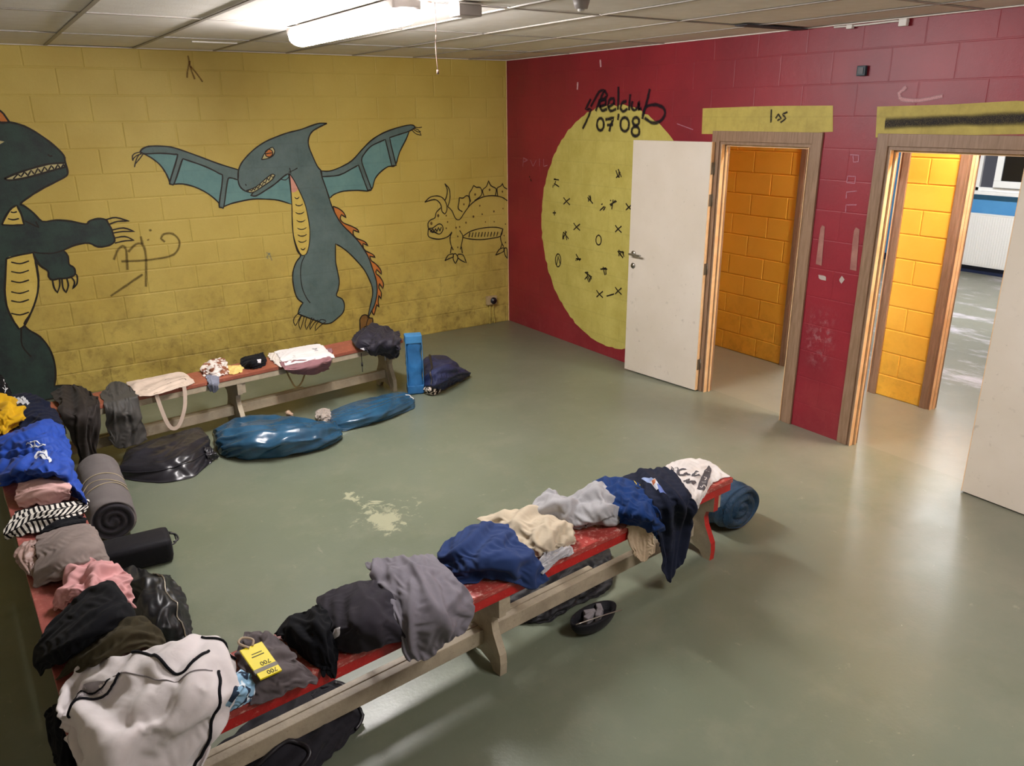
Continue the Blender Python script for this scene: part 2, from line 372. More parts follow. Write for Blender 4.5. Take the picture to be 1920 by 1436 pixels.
GRIDS = {}
TRACES = {}
GRIDS = {'fleece':[[[-4.856,-4.738,0.47],[-4.784,-4.69,0.52],[-4.646,-4.795,0.57],[-4.503,-4.835,0.59],[-4.392,-4.861,0.57],[-4.344,-4.915,0.5]],[[-4.873,-4.868,0.5],[-4.779,-4.818,0.49],[-4.66,-4.984,0.57],[-4.55,-5.073,0.6],[-4.457,-5.108,0.6],[-4.371,-5.065,0.5]],[[-4.868,-4.873,0.44],[-4.761,-5.025,0.53],[-4.655,-5.124,0.56],[-4.568,-5.17,0.56],[-4.485,-5.172,0.54],[-4.424,-5.118,0.46]],[[-4.844,-4.931,0.4],[-4.766,-5.179,0.536],[-4.674,-5.17,0.489],[-4.588,-5.162,0.456],[-4.513,-5.154,0.431],[-4.469,-5.15,0.425]],[[-4.805,-4.831,0.1],[-4.771,-5.18,0.326],[-4.705,-5.173,0.28],[-4.638,-5.167,0.274],[-4.574,-5.16,0.283],[-4.528,-5.156,0.343]]],
'camo_cloth':[[[-4.401,-5.03,0.5],[-4.354,-5.01,0.52],[-4.323,-5.027,0.5]],[[-4.437,-5.13,0.51],[-4.385,-5.128,0.53],[-4.322,-5.07,0.47]],[[-4.453,-5.1,0.447],[-4.412,-5.104,0.45],[-4.349,-5.095,0.45]]],
'grey_brown_trousers':[[[-4.268,-4.746,0.47],[-4.219,-4.806,0.49],[-4.178,-4.857,0.48]],[[-4.324,-4.833,0.46],[-4.249,-4.957,0.5],[-4.164,-5.032,0.49]],[[-4.341,-4.981,0.46],[-4.267,-5.069,0.49],[-4.137,-5.093,0.46]],[[-4.345,-5.108,0.434],[-4.251,-5.117,0.448],[-4.133,-5.128,0.447]]],
'black_shirt':[[[-4.173,-4.791,0.46],[-4.111,-4.796,0.5],[-4.051,-4.831,0.53],[-4.003,-4.825,0.54]],[[-4.17,-4.876,0.47],[-4.121,-4.95,0.54],[-4.06,-4.971,0.56],[-4.012,-4.932,0.54]],[[-4.134,-4.99,0.46],[-4.098,-5.051,0.51],[-4.058,-5.044,0.51],[-4.017,-5.005,0.49]],[[-4.104,-5.084,0.417],[-4.075,-5.081,0.384],[-4.055,-5.079,0.413],[-4.026,-5.038,0.448]]],
'charcoal_sweater':[[[-3.98,-4.691,0.47],[-3.897,-4.725,0.51],[-3.81,-4.754,0.52],[-3.733,-4.755,0.5]],[[-4.017,-4.841,0.5],[-3.948,-4.939,0.57],[-3.86,-4.977,0.58],[-3.754,-4.949,0.54]],[[-4.04,-4.976,0.5],[-3.98,-5.089,0.57],[-3.892,-5.113,0.57],[-3.762,-5.035,0.5]],[[-4.027,-5.022,0.447],[-3.954,-5.077,0.455],[-3.862,-5.098,0.46],[-3.72,-5.108,0.447]]],
'grey_hoodie':[[[-3.73,-4.586,0.49],[-3.677,-4.663,0.53],[-3.587,-4.724,0.54],[-3.476,-4.705,0.5]],[[-3.775,-4.756,0.52],[-3.716,-4.872,0.57],[-3.62,-4.93,0.58],[-3.517,-4.96,0.54]],[[-3.792,-4.952,0.54],[-3.755,-5.055,0.57],[-3.653,-5.083,0.56],[-3.477,-5.018,0.48]],[[-3.823,-5.076,0.52],[-3.779,-5.125,0.5],[-3.666,-5.133,0.49],[-3.485,-5.053,0.422]],[[-3.807,-5.085,0.373],[-3.709,-5.075,0.31],[-3.617,-5.066,0.345],[-3.533,-5.058,0.343]]],
'navy_sweater':[[[-3.432,-4.649,0.46],[-3.347,-4.65,0.52],[-3.213,-4.65,0.54],[-3.102,-4.694,0.52]],[[-3.477,-4.77,0.47],[-3.419,-4.849,0.55],[-3.288,-4.9,0.57],[-3.142,-4.886,0.53]],[[-3.465,-4.845,0.455],[-3.376,-4.925,0.5],[-3.279,-5.011,0.53],[-3.122,-4.973,0.48]],[[-3.457,-4.909,0.447],[-3.304,-4.942,0.448],[-3.202,-4.995,0.384],[-3.082,-4.983,0.379]]],
'cream_trousers':[[[-3.133,-4.492,0.46],[-3.04,-4.553,0.5],[-2.898,-4.607,0.5],[-2.872,-4.665,0.49]],[[-3.133,-4.698,0.5],[-3.056,-4.752,0.54],[-2.954,-4.81,0.54],[-2.858,-4.846,0.5]],[[-3.123,-4.87,0.48],[-3.073,-4.897,0.51],[-2.97,-4.91,0.5],[-2.865,-4.891,0.47]],[[-3.104,-4.902,0.448],[-3.055,-4.918,0.46],[-2.977,-4.919,0.455],[-2.884,-4.904,0.448]]],
'grey_sleeve':[[[-3.067,-4.919,0.47],[-3.006,-4.94,0.48],[-2.922,-4.924,0.465]],[[-3.114,-4.954,0.455],[-3.051,-4.962,0.46],[-2.944,-4.974,0.455]],[[-3.133,-4.988,0.416],[-3.086,-4.984,0.427],[-3.005,-4.957,0.447]]],
'light_grey_sweatshirt':[[[-2.844,-4.522,0.47],[-2.743,-4.521,0.52],[-2.718,-4.624,0.51],[-2.578,-4.622,0.54],[-2.496,-4.632,0.53]],[[-2.912,-4.637,0.49],[-2.838,-4.732,0.55],[-2.74,-4.744,0.54],[-2.666,-4.825,0.58],[-2.6,-4.854,0.54]],[[-2.867,-4.733,0.47],[-2.83,-4.803,0.49],[-2.782,-4.857,0.5],[-2.718,-4.909,0.53],[-2.614,-4.891,0.49]],[[-2.841,-4.786,0.448],[-2.795,-4.818,0.448],[-2.724,-4.825,0.448],[-2.668,-4.852,0.448],[-2.615,-4.876,0.448]]],
'royal_sweatshirt':[[[-2.452,-4.498,0.47],[-2.416,-4.589,0.52],[-2.383,-4.659,0.53],[-2.359,-4.748,0.53]],[[-2.585,-4.739,0.52],[-2.565,-4.839,0.57],[-2.513,-4.907,0.57],[-2.494,-4.999,0.55]],[[-2.626,-4.893,0.5],[-2.614,-4.985,0.54],[-2.559,-5.037,0.52],[-2.348,-4.911,0.349]],[[-2.613,-4.881,0.447],[-2.553,-4.941,0.447],[-2.419,-4.918,0.338],[-2.363,-4.913,0.259]]],
'dark_navy_trousers':[[[-2.333,-4.596,0.5],[-2.241,-4.63,0.53],[-2.166,-4.685,0.54],[-2.1,-4.717,0.52]],[[-2.453,-4.824,0.54],[-2.383,-4.88,0.59],[-2.31,-4.939,0.58],[-2.257,-4.979,0.54]],[[-2.498,-4.981,0.53],[-2.423,-5.006,0.54],[-2.362,-5.036,0.54],[-2.231,-4.987,0.48]],[[-2.42,-4.948,0.338],[-2.344,-4.941,0.33],[-2.246,-4.931,0.325],[-2.176,-4.924,0.344]],[[-2.366,-4.943,0.138],[-2.317,-4.938,0.064],[-2.258,-4.932,0.111],[-2.198,-4.926,0.16]]],
'beige_trousers':[[[-2.593,-4.917,0.446],[-2.539,-4.936,0.446],[-2.503,-4.961,0.446]],[[-2.592,-4.935,0.375],[-2.52,-4.928,0.356],[-2.456,-4.952,0.363]],[[-2.551,-4.931,0.283],[-2.482,-4.924,0.227],[-2.445,-4.951,0.274]]],
'white_tshirt':[[[-2.067,-4.572,0.455],[-1.918,-4.554,0.465],[-1.778,-4.621,0.46],[-1.81,-4.822,0.447]],[[-2.151,-4.734,0.49],[-2.014,-4.725,0.485],[-1.917,-4.763,0.465],[-1.881,-4.822,0.448]],[[-2.236,-4.927,0.47],[-2.162,-4.908,0.46],[-2.091,-4.89,0.455],[-1.969,-4.838,0.449]],[[-2.153,-4.892,0.298],[-2.125,-4.889,0.348],[-2.089,-4.886,0.394],[-2.044,-4.881,0.438]]],
'yellow_jersey':[[[-4.991,-1.295,0.5],[-4.885,-1.386,0.52],[-4.794,-1.526,0.48]],[[-5.018,-1.825,0.55],[-4.893,-1.931,0.58],[-4.786,-1.946,0.52]],[[-5.008,-2.002,0.48],[-4.918,-2.055,0.47],[-4.841,-1.937,0.46]]],
'striped_navy_top':[[[-4.892,-1.267,0.46],[-4.766,-1.294,0.48],[-4.676,-1.485,0.48],[-4.611,-1.746,0.446]],[[-4.866,-1.741,0.49],[-4.758,-1.799,0.52],[-4.676,-1.939,0.5],[-4.607,-1.972,0.446]],[[-4.864,-1.974,0.45],[-4.769,-2.039,0.46],[-4.703,-2.095,0.46],[-4.616,-2.134,0.446]]],
'black_bag':[[[-4.965,-0.81,0.5],[-4.88,-1.019,0.56],[-4.835,-1.314,0.5]],[[-4.972,-1.287,0.52],[-4.894,-1.416,0.56],[-4.837,-1.502,0.5]],[[-4.987,-1.355,0.45],[-4.914,-1.405,0.45],[-4.858,-1.504,0.45]]],
'blue_jersey':[[[-4.946,-2.046,0.46],[-4.82,-2.092,0.5],[-4.705,-2.067,0.52],[-4.615,-1.951,0.455]],[[-4.969,-2.313,0.48],[-4.832,-2.496,0.55],[-4.716,-2.514,0.56],[-4.604,-2.408,0.47]],[[-4.967,-2.485,0.46],[-4.835,-2.616,0.5],[-4.714,-2.682,0.5],[-4.62,-2.64,0.447]]],
'blue_football_shirt':[[[-4.975,-2.489,0.47],[-4.817,-2.707,0.56],[-4.697,-2.775,0.57],[-4.628,-2.759,0.5]],[[-4.976,-2.697,0.47],[-4.818,-3.022,0.59],[-4.704,-3.13,0.59],[-4.614,-3.033,0.48]],[[-4.957,-2.784,0.46],[-4.818,-2.94,0.52],[-4.7,-3.051,0.52],[-4.622,-3.326,0.509]],[[-4.97,-2.824,0.447],[-4.843,-2.843,0.455],[-4.709,-2.965,0.455],[-4.624,-3.281,0.41]]],
'pink_folded_top':[[[-4.873,-2.902,0.49],[-4.77,-2.981,0.52],[-4.65,-3.008,0.51]],[[-4.901,-3.061,0.49],[-4.779,-3.168,0.54],[-4.667,-3.221,0.53]],[[-4.896,-3.112,0.447],[-4.795,-3.208,0.47],[-4.682,-3.197,0.455]]],
'checked_scarf':[[[-4.909,-3.172,0.46],[-4.816,-3.252,0.49],[-4.707,-3.275,0.49],[-4.604,-3.23,0.455]],[[-4.963,-3.396,0.47],[-4.844,-3.376,0.5],[-4.735,-3.43,0.51],[-4.613,-3.346,0.47]],[[-4.96,-3.39,0.42],[-4.867,-3.469,0.46],[-4.761,-3.476,0.47],[-4.653,-3.401,0.455]]],
'black_top':[[[-4.822,-3.391,0.45],[-4.744,-3.431,0.48],[-4.64,-3.414,0.46]],[[-4.827,-3.497,0.46],[-4.741,-3.533,0.49],[-4.639,-3.499,0.47]],[[-4.824,-3.508,0.448],[-4.738,-3.512,0.46],[-4.648,-3.506,0.448]]],
'grey_towel':[[[-4.842,-3.498,0.46],[-4.731,-3.546,0.49],[-4.638,-3.574,0.49],[-4.605,-3.638,0.46]],[[-4.854,-3.705,0.49],[-4.745,-3.788,0.54],[-4.64,-3.828,0.53],[-4.602,-3.864,0.47]],[[-4.873,-3.874,0.48],[-4.782,-3.974,0.53],[-4.688,-3.99,0.53],[-4.598,-3.924,0.46]],[[-4.884,-3.937,0.448],[-4.823,-3.983,0.465],[-4.719,-3.998,0.465],[-4.61,-3.972,0.448]]],
'brown_satin_bag':[[[-4.907,-3.544,0.455],[-4.871,-3.556,0.47],[-4.845,-3.563,0.47]],[[-4.937,-3.625,0.447],[-4.898,-3.708,0.48],[-4.854,-3.737,0.48]],[[-4.904,-3.814,0.447],[-4.885,-3.865,0.46],[-4.873,-3.897,0.455]]],
'pink_blouse':[[[-4.719,-3.93,0.48],[-4.65,-3.987,0.52],[-4.578,-4.026,0.48]],[[-4.812,-4.115,0.47],[-4.728,-4.2,0.54],[-4.555,-4.175,0.49]],[[-4.829,-4.177,0.447],[-4.723,-4.259,0.5],[-4.573,-4.356,0.462]]],
'black_sweater':[[[-4.847,-4.27,0.455],[-4.735,-4.267,0.54],[-4.633,-4.299,0.58],[-4.597,-4.326,0.52]],[[-4.891,-4.371,0.47],[-4.768,-4.485,0.58],[-4.65,-4.533,0.62],[-4.581,-4.485,0.5]],[[-4.921,-4.452,0.44],[-4.816,-4.608,0.56],[-4.701,-4.631,0.59],[-4.586,-4.49,0.48]],[[-4.911,-4.486,0.4],[-4.827,-4.598,0.49],[-4.725,-4.596,0.52],[-4.616,-4.508,0.48]]],
'olive_shirt':[[[-4.721,-4.564,0.52],[-4.644,-4.556,0.55],[-4.56,-4.497,0.51],[-4.528,-4.518,0.45]],[[-4.81,-4.609,0.5],[-4.713,-4.71,0.58],[-4.613,-4.699,0.58],[-4.51,-4.623,0.45]],[[-4.86,-4.62,0.45],[-4.756,-4.755,0.54],[-4.644,-4.75,0.54],[-4.512,-4.695,0.447]]],
'brown_trousers':[[[-4.611,-1.316,0.455],[-4.51,-1.267,0.475],[-4.41,-1.402,0.47],[-4.354,-1.622,0.45]],[[-4.6,-1.766,0.45],[-4.52,-1.802,0.444],[-4.436,-1.792,0.422],[-4.38,-1.785,0.34]],[[-4.561,-1.782,0.224],[-4.526,-1.803,0.223],[-4.479,-1.797,0.224],[-4.438,-1.767,0.12]],[[-4.553,-1.781,0.047],[-4.499,-1.799,0.047],[-4.451,-1.794,0.024],[-4.402,-1.763,0.006]]],
'grey_rain_trousers':[[[-4.336,-1.531,0.45],[-4.244,-1.365,0.47],[-4.178,-1.43,0.475],[-4.13,-1.541,0.45]],[[-4.344,-1.756,0.417],[-4.289,-1.774,0.422],[-4.206,-1.764,0.401],[-4.135,-1.731,0.352]],[[-4.353,-1.757,0.287],[-4.292,-1.775,0.279],[-4.209,-1.765,0.256],[-4.124,-1.729,0.244]],[[-4.356,-1.757,0.188],[-4.303,-1.776,0.127],[-4.223,-1.766,0.12],[-4.118,-1.729,0.128]]],
'tote_bag':[[[-4.15,-1.359,0.45],[-4.012,-1.358,0.455],[-3.782,-1.354,0.455],[-3.741,-1.574,0.45]],[[-4.139,-1.596,0.452],[-4.025,-1.636,0.46],[-3.819,-1.57,0.46],[-3.75,-1.647,0.452]],[[-4.123,-1.742,0.449],[-4.032,-1.763,0.452],[-3.886,-1.719,0.452],[-3.769,-1.665,0.449]]],
'white_brown_cloth':[[[-3.64,-1.325,0.45],[-3.538,-1.252,0.48],[-3.436,-1.234,0.47],[-3.448,-1.396,0.45]],[[-3.649,-1.432,0.455],[-3.582,-1.518,0.49],[-3.51,-1.499,0.48],[-3.474,-1.524,0.455]],[[-3.656,-1.523,0.448],[-3.605,-1.589,0.448],[-3.554,-1.595,0.448],[-3.496,-1.575,0.448]]],
'grey_sock':[[[-3.64,-1.519,0.452],[-3.594,-1.52,0.46],[-3.556,-1.547,0.452]],[[-3.667,-1.674,0.443],[-3.632,-1.695,0.442],[-3.586,-1.665,0.425]],[[-3.664,-1.674,0.379],[-3.633,-1.67,0.355],[-3.597,-1.666,0.367]]],
'yellow_cloth':[[[-3.444,-1.366,0.45],[-3.409,-1.43,0.46],[-3.328,-1.448,0.45]],[[-3.484,-1.505,0.452],[-3.436,-1.561,0.462],[-3.372,-1.521,0.452]],[[-3.492,-1.592,0.448],[-3.451,-1.61,0.449],[-3.397,-1.582,0.448]]],
'black_cap':[[[-3.315,-1.262,0.46],[-3.238,-1.333,0.49],[-3.133,-1.238,0.47]],[[-3.368,-1.426,0.46],[-3.3,-1.552,0.505],[-3.169,-1.433,0.46]],[[-3.362,-1.513,0.448],[-3.3,-1.572,0.448],[-3.206,-1.526,0.448]]],
'white_strap':[[[-3.107,-1.228,0.45],[-3.06,-1.245,0.455],[-3.037,-1.277,0.45]],[[-3.134,-1.426,0.452],[-3.102,-1.43,0.456],[-3.073,-1.469,0.452]],[[-3.133,-1.577,0.448],[-3.126,-1.631,0.448],[-3.095,-1.636,0.448]]],
'mauve_bag':[[[-3.051,-1.295,0.448],[-2.876,-1.314,0.449],[-2.624,-1.377,0.448]],[[-3.118,-1.681,0.447],[-2.946,-1.705,0.447],[-2.733,-1.655,0.447]],[[-3.033,-1.598,0.367],[-2.897,-1.607,0.331],[-2.723,-1.561,0.334]]],
'white_folded_tshirt':[[[-3.045,-1.224,0.456],[-2.864,-1.216,0.459],[-2.661,-1.213,0.456]],[[-3.072,-1.442,0.462],[-2.902,-1.455,0.466],[-2.686,-1.447,0.462]],[[-3.095,-1.639,0.457],[-2.904,-1.637,0.46],[-2.702,-1.647,0.457]]],
'dark_jacket':[[[-2.338,-1.211,0.5],[-2.281,-1.268,0.55],[-2.184,-1.28,0.57],[-2.112,-1.385,0.54],[-2.028,-1.389,0.5]],[[-2.432,-1.341,0.48],[-2.399,-1.548,0.54],[-2.314,-1.619,0.56],[-2.224,-1.672,0.54],[-2.129,-1.634,0.48]],[[-2.45,-1.513,0.46],[-2.425,-1.647,0.47],[-2.352,-1.713,0.5],[-2.257,-1.734,0.48],[-2.208,-1.776,0.46]],[[-2.432,-1.66,0.448],[-2.316,-1.512,0.374],[-2.25,-1.53,0.348],[-2.166,-1.519,0.312],[-2.086,-1.485,0.308]]],
'black_rubbish_bag':[[[-4.25,-1.581,0.02],[-4.228,-1.674,0.08],[-4.03,-1.662,0.1],[-3.864,-1.64,0.11],[-3.754,-1.582,0.09],[-3.71,-1.48,0.02]],[[-4.307,-1.779,0.02],[-4.281,-1.9,0.09],[-4.085,-1.971,0.12],[-3.899,-1.925,0.12],[-3.763,-1.847,0.1],[-3.726,-1.738,0.02]],[[-4.369,-1.939,0.02],[-4.336,-1.991,0.07],[-4.116,-2.122,0.1],[-3.922,-2.113,0.1],[-3.782,-1.999,0.07],[-3.759,-1.965,0.02]],[[-4.384,-1.989,0.006],[-4.347,-1.996,0.006],[-4.146,-2.21,0.006],[-3.957,-2.245,0.006],[-3.826,-2.116,0.006],[-3.789,-2.079,0.006]]],
'bag_tail':[[[-3.791,-1.863,0.08],[-3.759,-1.943,0.06]],[[-3.819,-2.061,0.09],[-3.752,-2.058,0.06]],[[-3.817,-2.081,0.006],[-3.728,-2.036,0.006]]],
'blue_plastic_bag':[[[-3.644,-1.526,0.02],[-3.621,-1.614,0.07],[-3.446,-1.626,0.11],[-3.186,-1.754,0.11],[-2.978,-1.973,0.1],[-2.895,-1.986,0.06],[-2.844,-1.953,0.02]],[[-3.689,-1.74,0.02],[-3.673,-1.858,0.09],[-3.537,-2.015,0.16],[-3.307,-2.139,0.16],[-3.076,-2.222,0.13],[-2.925,-2.148,0.07],[-2.866,-2.091,0.02]],[[-3.713,-1.953,0.02],[-3.687,-2.049,0.08],[-3.56,-2.238,0.14],[-3.364,-2.33,0.14],[-3.11,-2.329,0.11],[-2.942,-2.229,0.06],[-2.89,-2.173,0.02]],[[-3.705,-2.03,0.006],[-3.674,-2.074,0.006],[-3.556,-2.198,0.006],[-3.361,-2.279,0.006],[-3.109,-2.299,0.006],[-2.936,-2.222,0.006],[-2.894,-2.179,0.006]]],
'long_blue_bag':[[[-2.836,-1.714,0.02],[-2.788,-1.734,0.06],[-2.619,-1.714,0.08],[-2.37,-1.69,0.08],[-2.164,-1.655,0.06],[-2.103,-1.626,0.02]],[[-2.879,-1.848,0.02],[-2.844,-1.924,0.08],[-2.677,-1.939,0.1],[-2.416,-1.892,0.1],[-2.191,-1.828,0.07],[-2.099,-1.756,0.02]],[[-2.899,-1.966,0.02],[-2.871,-2.029,0.06],[-2.713,-2.082,0.08],[-2.464,-2.052,0.08],[-2.202,-1.906,0.05],[-2.144,-1.863,0.02]],[[-2.873,-2.045,0.006],[-2.84,-2.067,0.006],[-2.677,-2.065,0.006],[-2.452,-2.035,0.006],[-2.227,-1.952,0.006],[-2.166,-1.906,0.006]]],
'knitted_cloth':[[[-2.909,-1.674,0.05],[-2.862,-1.704,0.08],[-2.8,-1.697,0.06]],[[-2.955,-1.812,0.06],[-2.918,-1.877,0.09],[-2.846,-1.86,0.06]],[[-2.948,-1.831,0.03],[-2.925,-1.909,0.05],[-2.861,-1.892,0.03]]],
'beige_sock':[[[-3.12,-1.591,0.07],[-3.1,-1.613,0.09],[-3.084,-1.662,0.08]],[[-3.132,-1.652,0.07],[-3.131,-1.733,0.1],[-3.092,-1.707,0.07]],[[-3.121,-1.634,0.04],[-3.108,-1.674,0.05],[-3.08,-1.676,0.04]]],
'navy_sleeping_bag':[[[-1.729,-1.184,0.13],[-1.668,-1.226,0.18],[-1.55,-1.309,0.18],[-1.524,-1.407,0.15]],[[-1.906,-1.547,0.14],[-1.865,-1.698,0.22],[-1.711,-1.695,0.2],[-1.502,-1.536,0.11]],[[-1.946,-1.646,0.07],[-1.927,-1.805,0.13],[-1.736,-1.733,0.12],[-1.417,-1.519,0.05]],[[-1.927,-1.652,0.006],[-1.866,-1.727,0.006],[-1.653,-1.625,0.006],[-1.412,-1.49,0.006]]],
'leopard_cloth':[[[-1.923,-1.592,0.06],[-1.872,-1.631,0.08],[-1.819,-1.665,0.06]],[[-1.974,-1.689,0.05],[-1.949,-1.777,0.08],[-1.844,-1.747,0.05]],[[-1.953,-1.683,0.006],[-1.92,-1.754,0.006],[-1.837,-1.731,0.006]]],
'black_shiny_jacket':[[[-4.545,-3.27,0.06],[-4.47,-3.452,0.14],[-4.406,-3.576,0.14],[-4.321,-3.525,0.07]],[[-4.548,-3.454,0.1],[-4.482,-3.724,0.2],[-4.402,-3.773,0.18],[-4.312,-3.727,0.08]],[[-4.554,-3.675,0.12],[-4.487,-3.888,0.2],[-4.399,-3.937,0.18],[-4.327,-3.925,0.06]],[[-4.553,-3.863,0.1],[-4.485,-4.016,0.15],[-4.403,-4.022,0.12],[-4.337,-4.018,0.02]],[[-4.531,-3.915,0.01],[-4.479,-3.995,0.01],[-4.425,-4.054,0.01],[-4.346,-4.079,0.006]]],
'duffel_bag':[[[-4.455,-4.783,0.045],[-4.285,-4.725,0.077],[-4.128,-4.688,0.086],[-3.971,-4.676,0.077],[-3.894,-4.705,0.045]],[[-4.424,-4.874,0.054],[-4.272,-4.887,0.095],[-4.12,-4.851,0.095],[-3.984,-4.827,0.095],[-3.902,-4.844,0.05]],[[-4.421,-4.99,0.036],[-4.279,-5.028,0.081],[-4.137,-5.007,0.086],[-4.016,-4.957,0.072],[-3.905,-4.898,0.027]],[[-4.431,-5.081,0.006],[-4.284,-5.075,0.006],[-4.159,-5.048,0.006],[-4.045,-4.989,0.006],[-3.952,-4.933,0.006]]],
'duffel_flap':[[[-4.077,-4.8,0.141],[-4.01,-4.794,0.15],[-3.934,-4.848,0.144]],[[-4.071,-4.843,0.144],[-4.012,-4.857,0.15],[-3.957,-4.878,0.144]],[[-4.061,-4.871,0.135],[-4.021,-4.886,0.138],[-3.982,-4.884,0.135]]],
'gear_bag':[[[-3.042,-4.497,0.033],[-2.824,-4.502,0.077],[-2.57,-4.475,0.083],[-2.333,-4.494,0.044]],[[-3.076,-4.645,0.055],[-2.901,-4.677,0.094],[-2.655,-4.65,0.094],[-2.429,-4.649,0.044]],[[-3.077,-4.713,0.028],[-2.956,-4.777,0.055],[-2.751,-4.773,0.061],[-2.525,-4.747,0.022]],[[-3.042,-4.749,0.006],[-2.943,-4.801,0.006],[-2.754,-4.779,0.006],[-2.552,-4.755,0.006]]],
'corner_dark_jacket':[[[-4.93,-4.286,0.1],[-4.887,-4.34,0.16],[-4.836,-4.35,0.15]],[[-4.931,-4.394,0.12],[-4.884,-4.528,0.22],[-4.829,-4.538,0.2]],[[-4.93,-4.43,0.05],[-4.891,-4.604,0.12],[-4.83,-4.621,0.1]],[[-4.932,-4.466,0.006],[-4.889,-4.554,0.006],[-4.833,-4.592,0.006]]]}
